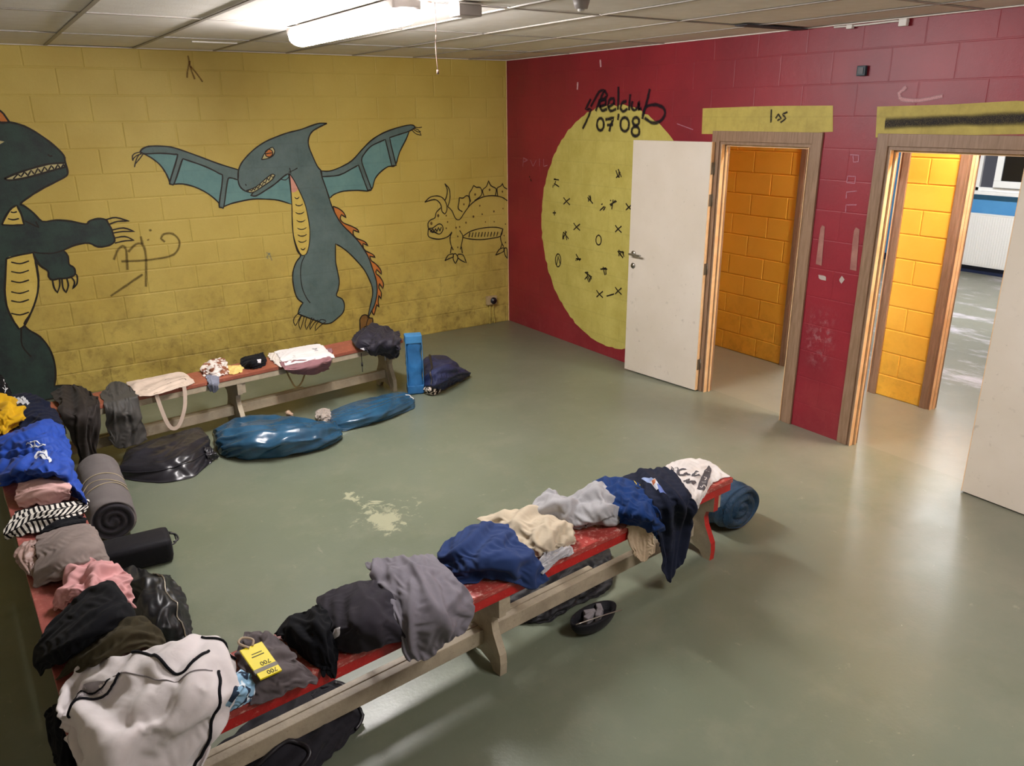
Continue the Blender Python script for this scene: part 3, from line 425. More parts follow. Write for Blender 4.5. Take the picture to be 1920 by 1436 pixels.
TRACES = {'dragon_body':[[-1.985,2.156],[-2.072,2.121],[-2.136,2.084],[-2.171,2.029],[-2.177,1.967],[-2.154,1.889],[-2.111,1.781],[-2.077,1.736],[-2.074,1.678],[-2.044,1.575],[-2.019,1.471],[-1.997,1.395],[-1.957,1.302],[-1.907,1.223],[-1.824,1.132],[-1.748,1.039],[-1.673,0.906],[-1.631,0.774],[-1.598,0.641],[-1.6,0.526],[-1.631,0.415],[-1.681,0.331],[-1.719,0.278],[-1.692,0.374],[-1.656,0.484],[-1.646,0.565],[-1.666,0.649],[-1.718,0.768],[-1.794,0.871],[-1.871,0.958],[-1.94,1.019],[-1.997,1.055],[-2.004,0.971],[-2.009,0.878],[-1.998,0.783],[-1.989,0.688],[-2.007,0.611],[-2.029,0.55],[-1.974,0.51],[-1.955,0.443],[-1.977,0.373],[-2.04,0.325],[-2.11,0.287],[-2.183,0.29],[-2.238,0.322],[-2.345,0.378],[-2.432,0.427],[-2.406,0.482],[-2.371,0.524],[-2.42,0.577],[-2.443,0.665],[-2.447,0.773],[-2.431,0.855],[-2.393,0.927],[-2.35,0.975],[-2.376,1.023],[-2.396,1.129],[-2.399,1.277],[-2.385,1.422],[-2.382,1.565],[-2.388,1.729],[-2.434,1.707],[-2.522,1.644],[-2.614,1.593],[-2.705,1.549],[-2.75,1.556],[-2.723,1.581],[-2.792,1.596],[-2.836,1.64],[-2.845,1.702],[-2.834,1.77],[-2.799,1.836],[-2.735,1.901],[-2.659,1.96],[-2.568,2.011],[-2.464,2.05],[-2.359,2.082],[-2.239,2.107],[-2.131,2.14],[-2.053,2.159]],
'belly':[[-2.38,1.729],[-2.342,1.663],[-2.3,1.561],[-2.264,1.457],[-2.245,1.339],[-2.238,1.205],[-2.254,1.086],[-2.285,0.999],[-2.319,0.977],[-2.348,0.99],[-2.379,1.068],[-2.399,1.174],[-2.396,1.306],[-2.386,1.451],[-2.382,1.594]],
'throat':[[-2.38,1.729],[-2.342,1.663],[-2.311,1.587],[-2.345,1.563],[-2.381,1.577]],
'left_membrane':[[-3.578,1.94],[-3.522,1.903],[-3.468,1.849],[-3.433,1.783],[-3.416,1.73],[-3.4,1.69],[-3.313,1.686],[-3.213,1.654],[-3.115,1.594],[-3.043,1.522],[-3.011,1.469],[-2.937,1.494],[-2.851,1.51],[-2.737,1.523],[-2.623,1.516],[-2.508,1.499],[-2.386,1.454],[-2.378,1.636],[-2.395,1.729],[-2.604,1.815],[-2.836,1.756],[-2.953,1.809],[-3.144,1.876],[-3.29,1.946],[-3.45,1.97]],
'left_wing_arm':[[-3.606,1.956],[-3.584,1.98],[-3.533,1.998],[-3.446,1.998],[-3.36,1.987],[-3.276,1.958],[-3.141,1.902],[-2.99,1.837],[-2.83,1.78],[-2.846,1.695],[-2.91,1.716],[-2.938,1.686],[-2.994,1.477],[-3.016,1.469],[-3.033,1.494],[-2.975,1.719],[-3.0,1.757],[-3.112,1.822],[-3.279,1.89],[-3.294,1.868],[-3.376,1.696],[-3.403,1.688],[-3.41,1.71],[-3.323,1.908],[-3.343,1.928],[-3.455,1.941],[-3.566,1.94]],
'right_membrane':[[-2.08,1.7],[-1.905,1.729],[-1.739,1.795],[-1.599,1.922],[-1.425,2.034],[-1.253,2.082],[-1.147,2.081],[-1.189,1.999],[-1.265,1.882],[-1.321,1.756],[-1.393,1.751],[-1.481,1.702],[-1.545,1.638],[-1.594,1.535],[-1.726,1.542],[-1.872,1.543],[-1.97,1.519],[-2.018,1.485],[-2.044,1.575]],
'right_wing_arm':[[-2.084,1.739],[-1.999,1.733],[-1.886,1.764],[-1.769,1.818],[-1.665,1.909],[-1.561,1.994],[-1.441,2.057],[-1.286,2.105],[-1.13,2.132],[-1.079,2.109],[-1.151,2.073],[-1.256,2.046],[-1.363,2.018],[-1.355,1.959],[-1.332,1.854],[-1.311,1.755],[-1.359,1.757],[-1.382,1.871],[-1.411,2.002],[-1.462,1.984],[-1.565,1.943],[-1.635,1.879],[-1.669,1.821],[-1.646,1.725],[-1.585,1.542],[-1.627,1.537],[-1.668,1.659],[-1.705,1.776],[-1.775,1.745],[-1.908,1.692],[-2.076,1.686]],
'eye_white':[[-2.62,1.859],[-2.594,1.903],[-2.547,1.947],[-2.509,1.962],[-2.494,1.928],[-2.517,1.887],[-2.57,1.866]],
'iris':[[-2.577,1.93],[-2.547,1.946],[-2.52,1.933],[-2.515,1.905],[-2.539,1.881],[-2.571,1.885],[-2.582,1.907]],
'mouth_teeth':[[-2.785,1.6],[-2.696,1.628],[-2.603,1.693],[-2.542,1.729],[-2.513,1.721],[-2.547,1.68],[-2.624,1.635],[-2.716,1.585],[-2.758,1.583]],
'back_spines':[[-1.991,1.41],[-1.934,1.383],[-1.889,1.342],[-1.868,1.293],[-1.914,1.326],[-1.929,1.285],[-1.897,1.245],[-1.818,1.208],[-1.763,1.173],[-1.745,1.142],[-1.804,1.171],[-1.808,1.13],[-1.778,1.089],[-1.697,1.05],[-1.661,1.005],[-1.715,1.033],[-1.714,0.992],[-1.687,0.955],[-1.621,0.917],[-1.593,0.882],[-1.652,0.901],[-1.639,0.855],[-1.594,0.818],[-1.546,0.756],[-1.536,0.703],[-1.589,0.761],[-1.597,0.722],[-1.56,0.685],[-1.524,0.615],[-1.533,0.556],[-1.568,0.617],[-1.576,0.573],[-1.553,0.52],[-1.561,0.452],[-1.581,0.499],[-1.593,0.427],[-1.586,0.372],[-1.612,0.404],[-1.63,0.349],[-1.648,0.298],[-1.666,0.345],[-1.629,0.448],[-1.602,0.576],[-1.619,0.708],[-1.676,0.875],[-1.749,1.024],[-1.84,1.133],[-1.93,1.24],[-1.971,1.318]],
'boot':[[-1.806,0.274],[-1.778,0.312],[-1.734,0.314],[-1.697,0.278],[-1.667,0.271],[-1.667,0.229],[-1.699,0.2],[-1.761,0.193],[-1.772,0.153],[-1.791,0.071],[-1.81,0.108],[-1.808,0.208]],
'k_belly0':[[-2.354,1.518],[-2.342,1.504],[-2.324,1.504],[-2.308,1.519]],
'k_belly1':[[-2.354,1.453],[-2.334,1.439],[-2.305,1.438],[-2.282,1.452]],
'k_belly2':[[-2.36,1.381],[-2.336,1.366],[-2.302,1.365],[-2.275,1.379]],
'k_belly3':[[-2.357,1.308],[-2.333,1.292],[-2.299,1.291],[-2.271,1.305]],
'k_belly4':[[-2.359,1.237],[-2.333,1.222],[-2.297,1.22],[-2.267,1.234]],
'k_belly5':[[-2.361,1.175],[-2.335,1.16],[-2.298,1.158],[-2.269,1.172]],
'k_belly6':[[-2.363,1.119],[-2.339,1.103],[-2.305,1.102],[-2.277,1.116]],
'k_belly7':[[-2.343,1.047],[-2.33,1.032],[-2.312,1.032],[-2.296,1.047]],
'k_dragon0':[[-3.6,1.956],[-3.644,1.947],[-3.667,1.927],[-3.672,1.895]],
'k_dragon1':[[-3.599,1.949],[-3.63,1.919],[-3.65,1.882],[-3.666,1.838]],
'k_dragon2':[[-3.584,1.94],[-3.614,1.906],[-3.656,1.863]],
'k_dragon3':[[-3.596,1.941],[-3.634,1.929],[-3.662,1.908],[-3.671,1.889]],
'k_dragon4':[[-1.096,2.114],[-1.053,2.104],[-1.009,2.108]],
'k_dragon5':[[-1.097,2.099],[-1.046,2.079],[-1.022,2.029]],
'k_dragon6':[[-1.124,2.085],[-1.082,2.049],[-1.03,2.033]],
'k_dragon7':[[-1.106,2.09],[-1.055,2.064],[-1.025,2.071]],
'k_dragon8':[[-2.466,1.683],[-2.423,1.674],[-2.386,1.701]],
'k_dragon9':[[-2.387,1.739],[-2.341,1.755],[-2.301,1.774]],
'k_dragon10':[[-2.375,1.778],[-2.366,1.728]],
'k_dragon11':[[-2.785,1.658],[-2.78,1.641]],
'k_dragon12':[[-2.311,0.971],[-2.35,0.899],[-2.368,0.795],[-2.364,0.671],[-2.334,0.574],[-2.3,0.514]],
'k_dragon13':[[-2.405,0.442],[-2.461,0.403],[-2.481,0.359],[-2.466,0.312]],
'k_dragon14':[[-2.397,0.413],[-2.429,0.367],[-2.462,0.316]],
'k_dragon15':[[-2.398,0.402],[-2.432,0.335],[-2.423,0.267],[-2.394,0.33],[-2.373,0.39]],
'k_dragon16':[[-2.344,0.386],[-2.37,0.318],[-2.365,0.258],[-2.322,0.319],[-2.298,0.371]],
'k_dragon17':[[-2.275,0.36],[-2.32,0.303],[-2.328,0.252],[-2.279,0.312],[-2.236,0.338]],
'k_dragon18':[[-2.159,0.319],[-2.212,0.335],[-2.265,0.286],[-2.275,0.234],[-2.217,0.279],[-2.157,0.31]],
'k_dragon19':[[-2.771,1.595],[-2.748,1.608],[-2.743,1.591],[-2.719,1.616],[-2.714,1.599],[-2.689,1.632],[-2.681,1.611],[-2.654,1.651],[-2.646,1.63],[-2.62,1.67],[-2.611,1.652],[-2.585,1.7],[-2.576,1.675],[-2.55,1.722],[-2.538,1.698],[-2.516,1.719]],
'k_dragon20':[[-1.742,0.206],[-1.721,0.262],[-1.693,0.283]],
'k_dragon21':[[-2.58,1.907],[-2.514,1.915]],
'k_dragon22':[[-2.75,1.556],[-2.723,1.581],[-2.655,1.616],[-2.563,1.667]],
'dinosaur_body':[[-4.879,2.291],[-4.657,2.321],[-4.579,2.29],[-4.54,2.199],[-4.476,2.198],[-4.387,2.169],[-4.295,2.103],[-4.218,2.027],[-4.162,1.95],[-4.16,1.896],[-4.154,1.832],[-4.169,1.793],[-4.25,1.751],[-4.334,1.713],[-4.418,1.667],[-4.502,1.613],[-4.518,1.594],[-4.491,1.578],[-4.443,1.524],[-4.394,1.455],[-4.301,1.458],[-4.194,1.441],[-4.095,1.41],[-4.063,1.434],[-3.999,1.447],[-3.944,1.434],[-3.928,1.397],[-3.914,1.359],[-3.909,1.313],[-3.905,1.258],[-3.952,1.225],[-4.036,1.221],[-4.096,1.257],[-4.194,1.252],[-4.287,1.218],[-4.264,1.165],[-4.267,1.102],[-4.237,1.071],[-4.237,1.02],[-4.272,0.998],[-4.318,0.993],[-4.365,0.995],[-4.406,0.99],[-4.427,1.02],[-4.424,1.065],[-4.47,1.115],[-4.495,1.189],[-4.497,1.136],[-4.503,0.993],[-4.537,0.87],[-4.597,0.75],[-4.659,0.667],[-4.641,0.613],[-4.572,0.542],[-4.526,0.44],[-4.509,0.322],[-4.518,0.207],[-4.542,0.114],[-4.454,0.1],[-4.359,0.067],[-4.331,0.012],[-4.373,-0.02],[-4.552,0.007],[-4.958,-0.033],[-5.352,-0.059]],
'dinosaur_chest':[[-4.668,1.451],[-4.632,1.512],[-4.585,1.568],[-4.544,1.59],[-4.526,1.521],[-4.522,1.441],[-4.593,1.441]],
'dinosaur_belly':[[-4.687,1.191],[-4.606,1.209],[-4.501,1.219],[-4.493,1.117],[-4.503,0.993],[-4.537,0.87],[-4.597,0.75],[-4.662,0.649],[-4.704,0.628],[-4.734,0.715],[-4.752,0.827],[-4.741,0.951],[-4.714,1.071]],
'dinosaur_teeth':[[-4.587,1.793],[-4.492,1.83],[-4.367,1.866],[-4.273,1.887],[-4.164,1.891],[-4.159,1.861],[-4.234,1.844],[-4.346,1.815],[-4.471,1.787],[-4.56,1.779]],
'dinosaur_crest':[[-4.607,2.29],[-4.524,2.282],[-4.48,2.199],[-4.512,2.197],[-4.61,2.203]],
'dinosaur_eye':[[-4.578,2.072],[-4.537,2.06],[-4.569,2.043]],
'k_dinosaur0':[[-4.592,1.543],[-4.573,1.537],[-4.551,1.542]],
'k_dinosaur1':[[-4.619,1.494],[-4.586,1.483],[-4.547,1.489]],
'k_dinosaur2':[[-4.66,1.162],[-4.603,1.143],[-4.539,1.158]],
'k_dinosaur3':[[-4.673,1.089],[-4.616,1.071],[-4.553,1.085]],
'k_dinosaur4':[[-4.687,1.015],[-4.63,0.996],[-4.566,1.009]],
'k_dinosaur5':[[-4.702,0.931],[-4.645,0.911],[-4.581,0.925]],
'k_dinosaur6':[[-4.715,0.861],[-4.658,0.841],[-4.594,0.854]],
'k_dinosaur7':[[-4.734,0.761],[-4.676,0.74],[-4.612,0.753]],
'k_dinosaur8':[[-3.944,1.434],[-3.867,1.446],[-3.771,1.408],[-3.855,1.414],[-3.925,1.396]],
'k_dinosaur9':[[-3.916,1.347],[-3.822,1.357],[-3.742,1.321],[-3.834,1.329],[-3.911,1.322]],
'k_dinosaur10':[[-3.91,1.28],[-3.824,1.287],[-3.756,1.248],[-3.829,1.251],[-3.907,1.24]],
'k_dinosaur11':[[-4.405,0.996],[-4.404,0.926],[-4.388,0.884],[-4.362,0.939],[-4.354,0.99]],
'k_dinosaur12':[[-4.337,0.991],[-4.342,0.919],[-4.327,0.876],[-4.301,0.932],[-4.302,0.991]],
'k_dinosaur13':[[-4.271,1.002],[-4.252,0.954],[-4.276,0.899],[-4.236,0.942],[-4.225,1.0],[-4.238,1.024]],
'k_dinosaur14':[[-4.268,1.959],[-4.255,1.945],[-4.239,1.948]],
'k_dinosaur15':[[-4.44,1.458],[-4.425,1.41],[-4.513,1.469]],
'k_dinosaur16':[[-4.497,1.224],[-4.453,1.211],[-4.361,1.202],[-4.287,1.218]],
'k_dinosaur17':[[-4.53,1.787],[-4.494,1.822],[-4.476,1.801],[-4.447,1.836],[-4.43,1.806],[-4.401,1.846],[-4.384,1.813],[-4.354,1.857],[-4.337,1.823],[-4.307,1.867],[-4.29,1.833],[-4.259,1.875],[-4.242,1.841],[-4.213,1.88],[-4.2,1.846],[-4.173,1.883],[-4.168,1.854]],
'k_dinosaur18':[[-4.507,0.077],[-4.454,0.096],[-4.375,0.071]],
'k_dinosaur19':[[-4.48,0.042],[-4.41,0.064],[-4.34,0.029]],
'k_dinosaur20':[[-4.689,0.626],[-4.707,0.489],[-4.662,0.387]],
's_tag0':[[-3.937,1.104],[-3.891,1.183],[-3.852,1.212],[-3.831,1.177],[-3.846,1.009]],
's_tag1':[[-3.818,1.157],[-3.749,1.216],[-3.698,1.205],[-3.687,1.106],[-3.724,0.851]],
's_tag2':[[-3.881,1.085],[-3.718,1.075],[-3.502,1.087],[-3.426,1.137],[-3.403,1.212],[-3.448,1.277],[-3.52,1.279],[-3.548,1.244],[-3.52,1.213]],
's_tag3':[[-3.735,0.959],[-3.888,0.872],[-4.007,0.805]],
's_tag4':[[-3.697,1.211],[-3.702,1.277]],
's_tag5':[[-3.652,1.248],[-3.646,1.238]],
's_tag6':[[-3.629,1.317],[-3.611,1.325]],
'k_horned0':[[-0.752,1.324],[-0.704,1.278],[-0.672,1.21],[-0.645,1.182],[-0.605,1.186],[-0.543,1.259],[-0.454,1.34],[-0.331,1.391],[-0.207,1.401],[-0.082,1.376],[-0.013,1.334]],
'k_horned1':[[-0.83,1.318],[-0.887,1.273],[-0.905,1.22],[-0.955,1.203],[-0.988,1.17],[-0.987,1.119],[-0.935,1.119],[-0.867,1.153],[-0.826,1.139],[-0.817,1.091],[-0.855,1.05],[-0.912,1.07],[-0.987,1.112]],
'k_horned2':[[-0.987,1.112],[-0.991,1.04],[-0.923,1.008],[-0.841,0.998],[-0.756,1.017],[-0.712,1.06]],
'k_horned3':[[-0.712,1.053],[-0.736,1.003],[-0.729,0.929],[-0.702,0.867]],
'k_horned4':[[-0.618,1.067],[-0.581,1.004],[-0.597,0.931],[-0.616,0.866]],
'k_horned5':[[-0.723,0.906],[-0.738,0.838]],
'k_horned6':[[-0.602,0.894],[-0.592,0.823]],
'k_horned7':[[-0.808,0.766],[-0.764,0.821],[-0.704,0.83],[-0.702,0.795],[-0.757,0.783],[-0.808,0.766]],
'k_horned8':[[-0.704,0.822],[-0.675,0.827],[-0.649,0.779],[-0.682,0.722],[-0.706,0.77],[-0.704,0.822]],
'k_horned9':[[-0.644,0.819],[-0.584,0.803],[-0.546,0.715],[-0.612,0.75],[-0.654,0.79],[-0.644,0.819]],
'k_horned10':[[-0.577,1.004],[-0.48,1.048],[-0.321,1.069],[-0.16,1.062],[-0.074,1.036],[-0.106,0.963],[-0.216,0.949],[-0.36,0.947],[-0.5,0.967],[-0.578,0.989]],
'k_horned11':[[-0.078,1.033],[-0.106,0.963],[-0.098,0.9],[-0.068,0.843]],
'k_horned12':[[-0.089,0.881],[-0.109,0.827]],
'k_horned13':[[-0.174,0.761],[-0.127,0.818],[-0.068,0.833],[-0.072,0.79],[-0.174,0.761]],
'k_horned14':[[-0.062,0.827],[-0.025,0.816],[-0.021,0.706],[-0.054,0.757],[-0.062,0.827]],
'k_horned15':[[-0.577,1.257],[-0.627,1.294],[-0.616,1.358],[-0.61,1.404],[-0.564,1.398],[-0.529,1.418],[-0.495,1.408],[-0.485,1.35],[-0.507,1.3]],
'k_horned16':[[-0.474,1.356],[-0.491,1.43],[-0.459,1.478],[-0.432,1.517],[-0.398,1.497],[-0.355,1.494],[-0.333,1.45],[-0.352,1.403],[-0.428,1.361]],
'k_horned17':[[-0.31,1.404],[-0.324,1.464],[-0.276,1.5],[-0.248,1.557],[-0.219,1.504],[-0.156,1.469],[-0.166,1.4]],
'k_horned18':[[-0.136,1.394],[-0.143,1.472],[-0.094,1.495],[-0.074,1.523],[-0.059,1.485],[-0.012,1.456]],
'k_horned19':[[-1.015,1.384],[-0.953,1.429],[-0.871,1.438],[-0.806,1.413],[-0.767,1.354],[-0.762,1.289],[-0.788,1.248],[-0.82,1.279],[-0.826,1.329],[-0.849,1.373],[-0.905,1.405],[-1.015,1.384]],
'k_horned20':[[-0.776,1.555],[-0.728,1.501],[-0.72,1.422],[-0.734,1.359],[-0.752,1.324]],
'k_horned21':[[-0.776,1.555],[-0.75,1.495],[-0.759,1.432],[-0.783,1.383]],
'k_horned22':[[-0.976,1.111],[-0.952,1.095],[-0.935,1.111],[-0.923,1.081],[-0.902,1.112],[-0.891,1.075],[-0.869,1.12],[-0.854,1.079],[-0.835,1.121]],
'k_horned23':[[-0.969,1.089],[-0.937,1.072],[-0.912,1.077],[-0.88,1.053]],
'k_horned24':[[-0.493,1.034],[-0.508,0.985]],
'k_horned25':[[-0.454,1.032],[-0.47,0.983]],
'k_horned26':[[-0.416,1.03],[-0.431,0.98]],
'k_horned27':[[-0.377,1.028],[-0.393,0.978]],
'k_horned28':[[-0.338,1.025],[-0.354,0.975]],
'k_horned29':[[-0.299,1.023],[-0.314,0.973]],
'k_horned30':[[-0.26,1.02],[-0.275,0.97]],
'k_horned31':[[-0.22,1.018],[-0.236,0.968]],
'k_horned32':[[-0.18,1.016],[-0.196,0.965]],
'k_horned33':[[-0.14,1.013],[-0.156,0.963]],
'z_spot0':[[-0.852,1.238],[-0.86,1.223],[-0.875,1.224],[-0.881,1.24],[-0.873,1.255],[-0.859,1.254]],
'z_spot1':[[-0.764,1.231],[-0.769,1.223],[-0.777,1.224],[-0.781,1.233],[-0.776,1.241],[-0.768,1.241]],
'z_spot2':[[-0.75,1.165],[-0.755,1.157],[-0.763,1.157],[-0.767,1.167],[-0.762,1.175],[-0.754,1.174]],
'z_spot3':[[-0.769,1.101],[-0.774,1.093],[-0.782,1.094],[-0.786,1.103],[-0.782,1.111],[-0.773,1.111]],
'z_spot4':[[-0.934,1.165],[-0.942,1.15],[-0.957,1.152],[-0.964,1.168],[-0.955,1.183],[-0.941,1.182]],
'z_spot5':[[-0.528,1.14],[-0.533,1.13],[-0.544,1.131],[-0.548,1.142],[-0.543,1.152],[-0.533,1.152]],
'z_spot6':[[-0.432,1.197],[-0.439,1.185],[-0.451,1.185],[-0.457,1.198],[-0.45,1.21],[-0.438,1.21]],
'z_spot7':[[-0.326,1.214],[-0.331,1.205],[-0.34,1.206],[-0.344,1.215],[-0.339,1.224],[-0.331,1.223]],
'z_spot8':[[-0.354,1.305],[-0.359,1.296],[-0.368,1.296],[-0.372,1.306],[-0.367,1.314],[-0.358,1.314]],
'z_spot9':[[-0.176,1.233],[-0.182,1.222],[-0.193,1.223],[-0.198,1.234],[-0.192,1.245],[-0.181,1.244]],
'z_spot10':[[-0.289,1.129],[-0.293,1.122],[-0.3,1.123],[-0.304,1.13],[-0.3,1.137],[-0.293,1.137]],
'z_spot11':[[-0.178,1.123],[-0.182,1.116],[-0.189,1.117],[-0.193,1.125],[-0.189,1.132],[-0.182,1.131]],
'z_spot12':[[-0.064,1.255],[-0.067,1.248],[-0.075,1.248],[-0.078,1.256],[-0.074,1.263],[-0.067,1.262]],
'z_spot13':[[-0.033,1.086],[-0.037,1.079],[-0.044,1.08],[-0.048,1.087],[-0.044,1.095],[-0.037,1.094]],
'z_spot14':[[-0.053,0.962],[-0.057,0.955],[-0.064,0.956],[-0.068,0.964],[-0.064,0.971],[-0.057,0.97]],
'z_spot15':[[-0.034,0.887],[-0.039,0.878],[-0.048,0.879],[-0.052,0.888],[-0.048,0.897],[-0.038,0.897]],
'z_spot16':[[-0.634,1.006],[-0.638,0.997],[-0.647,0.998],[-0.651,1.008],[-0.646,1.016],[-0.638,1.015]],
'z_spot17':[[-0.638,0.89],[-0.643,0.882],[-0.651,0.883],[-0.655,0.892],[-0.65,0.901],[-0.642,0.9]],
'z_spot18':[[-0.649,1.099],[-0.655,1.089],[-0.665,1.089],[-0.67,1.1],[-0.664,1.111],[-0.654,1.11]],
'z_spot19':[[-0.608,1.103],[-0.613,1.094],[-0.621,1.095],[-0.625,1.104],[-0.621,1.113],[-0.612,1.112]],
'z_spot20':[[-0.547,1.332],[-0.553,1.322],[-0.563,1.323],[-0.568,1.333],[-0.562,1.344],[-0.552,1.343]],
'z_spot21':[[-0.405,1.425],[-0.411,1.413],[-0.424,1.413],[-0.429,1.426],[-0.423,1.438],[-0.411,1.437]],
'z_spot22':[[-0.225,1.462],[-0.232,1.45],[-0.244,1.451],[-0.25,1.464],[-0.244,1.476],[-0.231,1.475]],
'z_spot23':[[-0.065,1.434],[-0.07,1.424],[-0.081,1.424],[-0.086,1.435],[-0.081,1.446],[-0.07,1.445]],
's_blue0':[[-2.668,1.037],[-2.641,1.02],[-2.625,0.959]],
's_blue1':[[-2.632,1.033],[-2.665,1.0],[-2.656,0.977]],
's_speel0':[[-1.382,2.346],[-1.31,2.262],[-1.391,2.254],[-1.326,2.155],[-1.271,2.089]],
's_speel1':[[-1.456,2.242],[-1.512,2.338],[-1.571,2.414],[-1.495,2.401],[-1.384,2.28]],
's_speel2':[[-1.571,2.414],[-1.609,2.372],[-1.563,2.337],[-1.492,2.326]],
's_speel3':[[-1.515,2.278],[-1.595,2.295],[-1.587,2.337],[-1.533,2.338],[-1.508,2.293],[-1.546,2.247],[-1.614,2.259]],
's_speel4':[[-1.634,2.273],[-1.71,2.304],[-1.697,2.344],[-1.645,2.336],[-1.627,2.282],[-1.664,2.241],[-1.736,2.258]],
's_speel5':[[-1.754,2.439],[-1.759,2.36],[-1.759,2.251]],
's_speel6':[[-1.867,2.319],[-1.812,2.306],[-1.792,2.263],[-1.827,2.236],[-1.884,2.257]],
's_speel7':[[-1.91,2.374],[-1.906,2.305],[-1.904,2.244]],
's_speel8':[[-1.944,2.318],[-1.936,2.27],[-1.97,2.245],[-2.011,2.269],[-2.024,2.317],[-2.029,2.248],[-2.06,2.26]],
's_speel9':[[-2.149,2.41],[-2.126,2.327],[-2.097,2.251],[-2.076,2.174]],
's_speel10':[[-2.075,2.197],[-2.112,2.268],[-2.219,2.287],[-2.322,2.258],[-2.338,2.203],[-2.279,2.153],[-2.19,2.146],[-2.102,2.183]],
's_speel11':[[-1.576,2.129],[-1.571,2.104],[-1.556,2.086],[-1.534,2.077],[-1.511,2.081],[-1.491,2.096],[-1.48,2.118],[-1.481,2.144],[-1.492,2.165],[-1.512,2.178],[-1.535,2.179],[-1.557,2.168],[-1.571,2.147],[-1.575,2.123]],
's_speel12':[[-1.595,2.169],[-1.705,2.183],[-1.67,2.12],[-1.652,2.069]],
's_speel13':[[-1.62,2.122],[-1.702,2.129]],
's_speel14':[[-1.772,2.219],[-1.763,2.165]],
's_speel15':[[-1.911,2.13],[-1.906,2.104],[-1.889,2.083],[-1.864,2.074],[-1.837,2.078],[-1.814,2.094],[-1.801,2.119],[-1.801,2.147],[-1.814,2.171],[-1.837,2.184],[-1.864,2.185],[-1.889,2.173],[-1.906,2.151],[-1.911,2.124]],
's_speel16':[[-2.037,2.155],[-2.034,2.141],[-2.021,2.129],[-2.003,2.124],[-1.983,2.126],[-1.967,2.135],[-1.957,2.149],[-1.958,2.165],[-1.967,2.178],[-1.984,2.185],[-2.004,2.186],[-2.022,2.179],[-2.034,2.167],[-2.037,2.152]],
's_speel17':[[-2.045,2.076],[-2.041,2.057],[-2.026,2.043],[-2.004,2.037],[-1.98,2.039],[-1.96,2.05],[-1.949,2.067],[-1.949,2.086],[-1.961,2.102],[-1.981,2.112],[-2.004,2.113],[-2.026,2.105],[-2.041,2.09],[-2.045,2.071]],
'k_symbol0':[[-0.816,1.527],[-0.822,1.555]],
'k_symbol1':[[-0.916,1.607],[-0.831,1.609],[-0.86,1.613]],
'k_symbol2':[[-0.862,1.594],[-0.85,1.565],[-0.92,1.542]],
'k_symbol3':[[-0.838,1.572],[-0.842,1.544]],
'k_symbol4':[[-0.993,1.446],[-1.037,1.414],[-1.097,1.383]],
'k_symbol5':[[-1.096,1.444],[-1.045,1.415],[-0.994,1.38]],
'k_symbol6':[[-1.373,1.47],[-1.428,1.439]],
'k_symbol7':[[-1.367,1.476],[-1.448,1.425]],
'k_symbol8':[[-1.38,1.436],[-1.386,1.474]],
'k_symbol9':[[-1.415,1.464],[-1.382,1.494]],
'k_symbol10':[[-1.406,1.444],[-1.409,1.498],[-1.415,1.453]],
'k_symbol11':[[-1.571,1.426],[-1.589,1.434]],
'k_symbol12':[[-1.55,1.369],[-1.615,1.413]],
'k_symbol13':[[-1.618,1.385],[-1.616,1.39]],
'k_symbol14':[[-1.631,1.411],[-1.601,1.375]],
'k_symbol15':[[-1.735,1.484],[-1.719,1.396]],
'k_symbol16':[[-1.693,1.44],[-1.694,1.438],[-1.784,1.474]],
'k_symbol17':[[-1.697,1.468],[-1.705,1.478]],
'k_symbol18':[[-1.767,1.481],[-1.701,1.424]],
'k_symbol19':[[-1.792,1.698],[-1.765,1.676]],
'k_symbol20':[[-1.796,1.682],[-1.816,1.732]],
'k_symbol21':[[-1.805,1.679],[-1.8,1.729]],
'k_symbol22':[[-1.793,1.687],[-1.759,1.742]],
'k_symbol23':[[-1.836,1.687],[-1.789,1.754]],
'k_symbol24':[[-1.161,1.216],[-1.204,1.184],[-1.263,1.155]],
'k_symbol25':[[-1.261,1.216],[-1.212,1.185],[-1.162,1.149]],
'k_symbol26':[[-0.995,1.099],[-1.008,1.039]],
'k_symbol27':[[-1.0,1.112],[-0.984,1.035],[-1.052,1.122]],
'k_symbol28':[[-1.007,1.105],[-1.008,1.105],[-1.084,1.053]],
'k_symbol29':[[-1.055,1.037],[-1.027,1.127]],
'k_symbol30':[[-1.775,1.26],[-1.813,1.231],[-1.865,1.203]],
'k_symbol31':[[-1.862,1.26],[-1.82,1.232],[-1.778,1.198]],
'k_symbol32':[[-1.203,0.856],[-1.213,0.862]],
'k_symbol33':[[-1.206,0.92],[-1.269,0.862]],
'k_symbol34':[[-1.227,0.877],[-1.276,0.871]],
'k_symbol35':[[-1.206,0.874],[-1.286,0.882],[-1.23,0.874]],
'k_symbol36':[[-1.251,0.885],[-1.224,0.861],[-1.246,0.879]],
'k_symbol37':[[-1.909,1.029],[-1.83,1.031]],
'k_symbol38':[[-1.839,1.045],[-1.841,0.986]],
'k_symbol39':[[-1.897,0.979],[-1.818,1.032],[-1.897,0.981]],
'k_symbol40':[[-1.87,1.037],[-1.856,0.995]],
'k_symbol41':[[-1.896,1.011],[-1.888,1.04],[-1.91,0.992]],
'k_symbol42':[[-1.455,0.711],[-1.389,0.761]],
'k_symbol43':[[-1.351,0.691],[-1.379,0.72]],
'k_symbol44':[[-1.398,0.723],[-1.385,0.747],[-1.437,0.689]],
'k_symbol45':[[-1.444,0.737],[-1.35,0.761],[-1.404,0.77]],
'k_symbol46':[[-1.457,0.741],[-1.416,0.677],[-1.377,0.726]],
'k_symbol47':[[-1.599,0.83],[-1.668,0.853],[-1.606,0.835]],
'k_symbol48':[[-1.583,0.828],[-1.684,0.843]],
'k_symbol49':[[-1.658,0.787],[-1.646,0.795],[-1.623,0.857]],
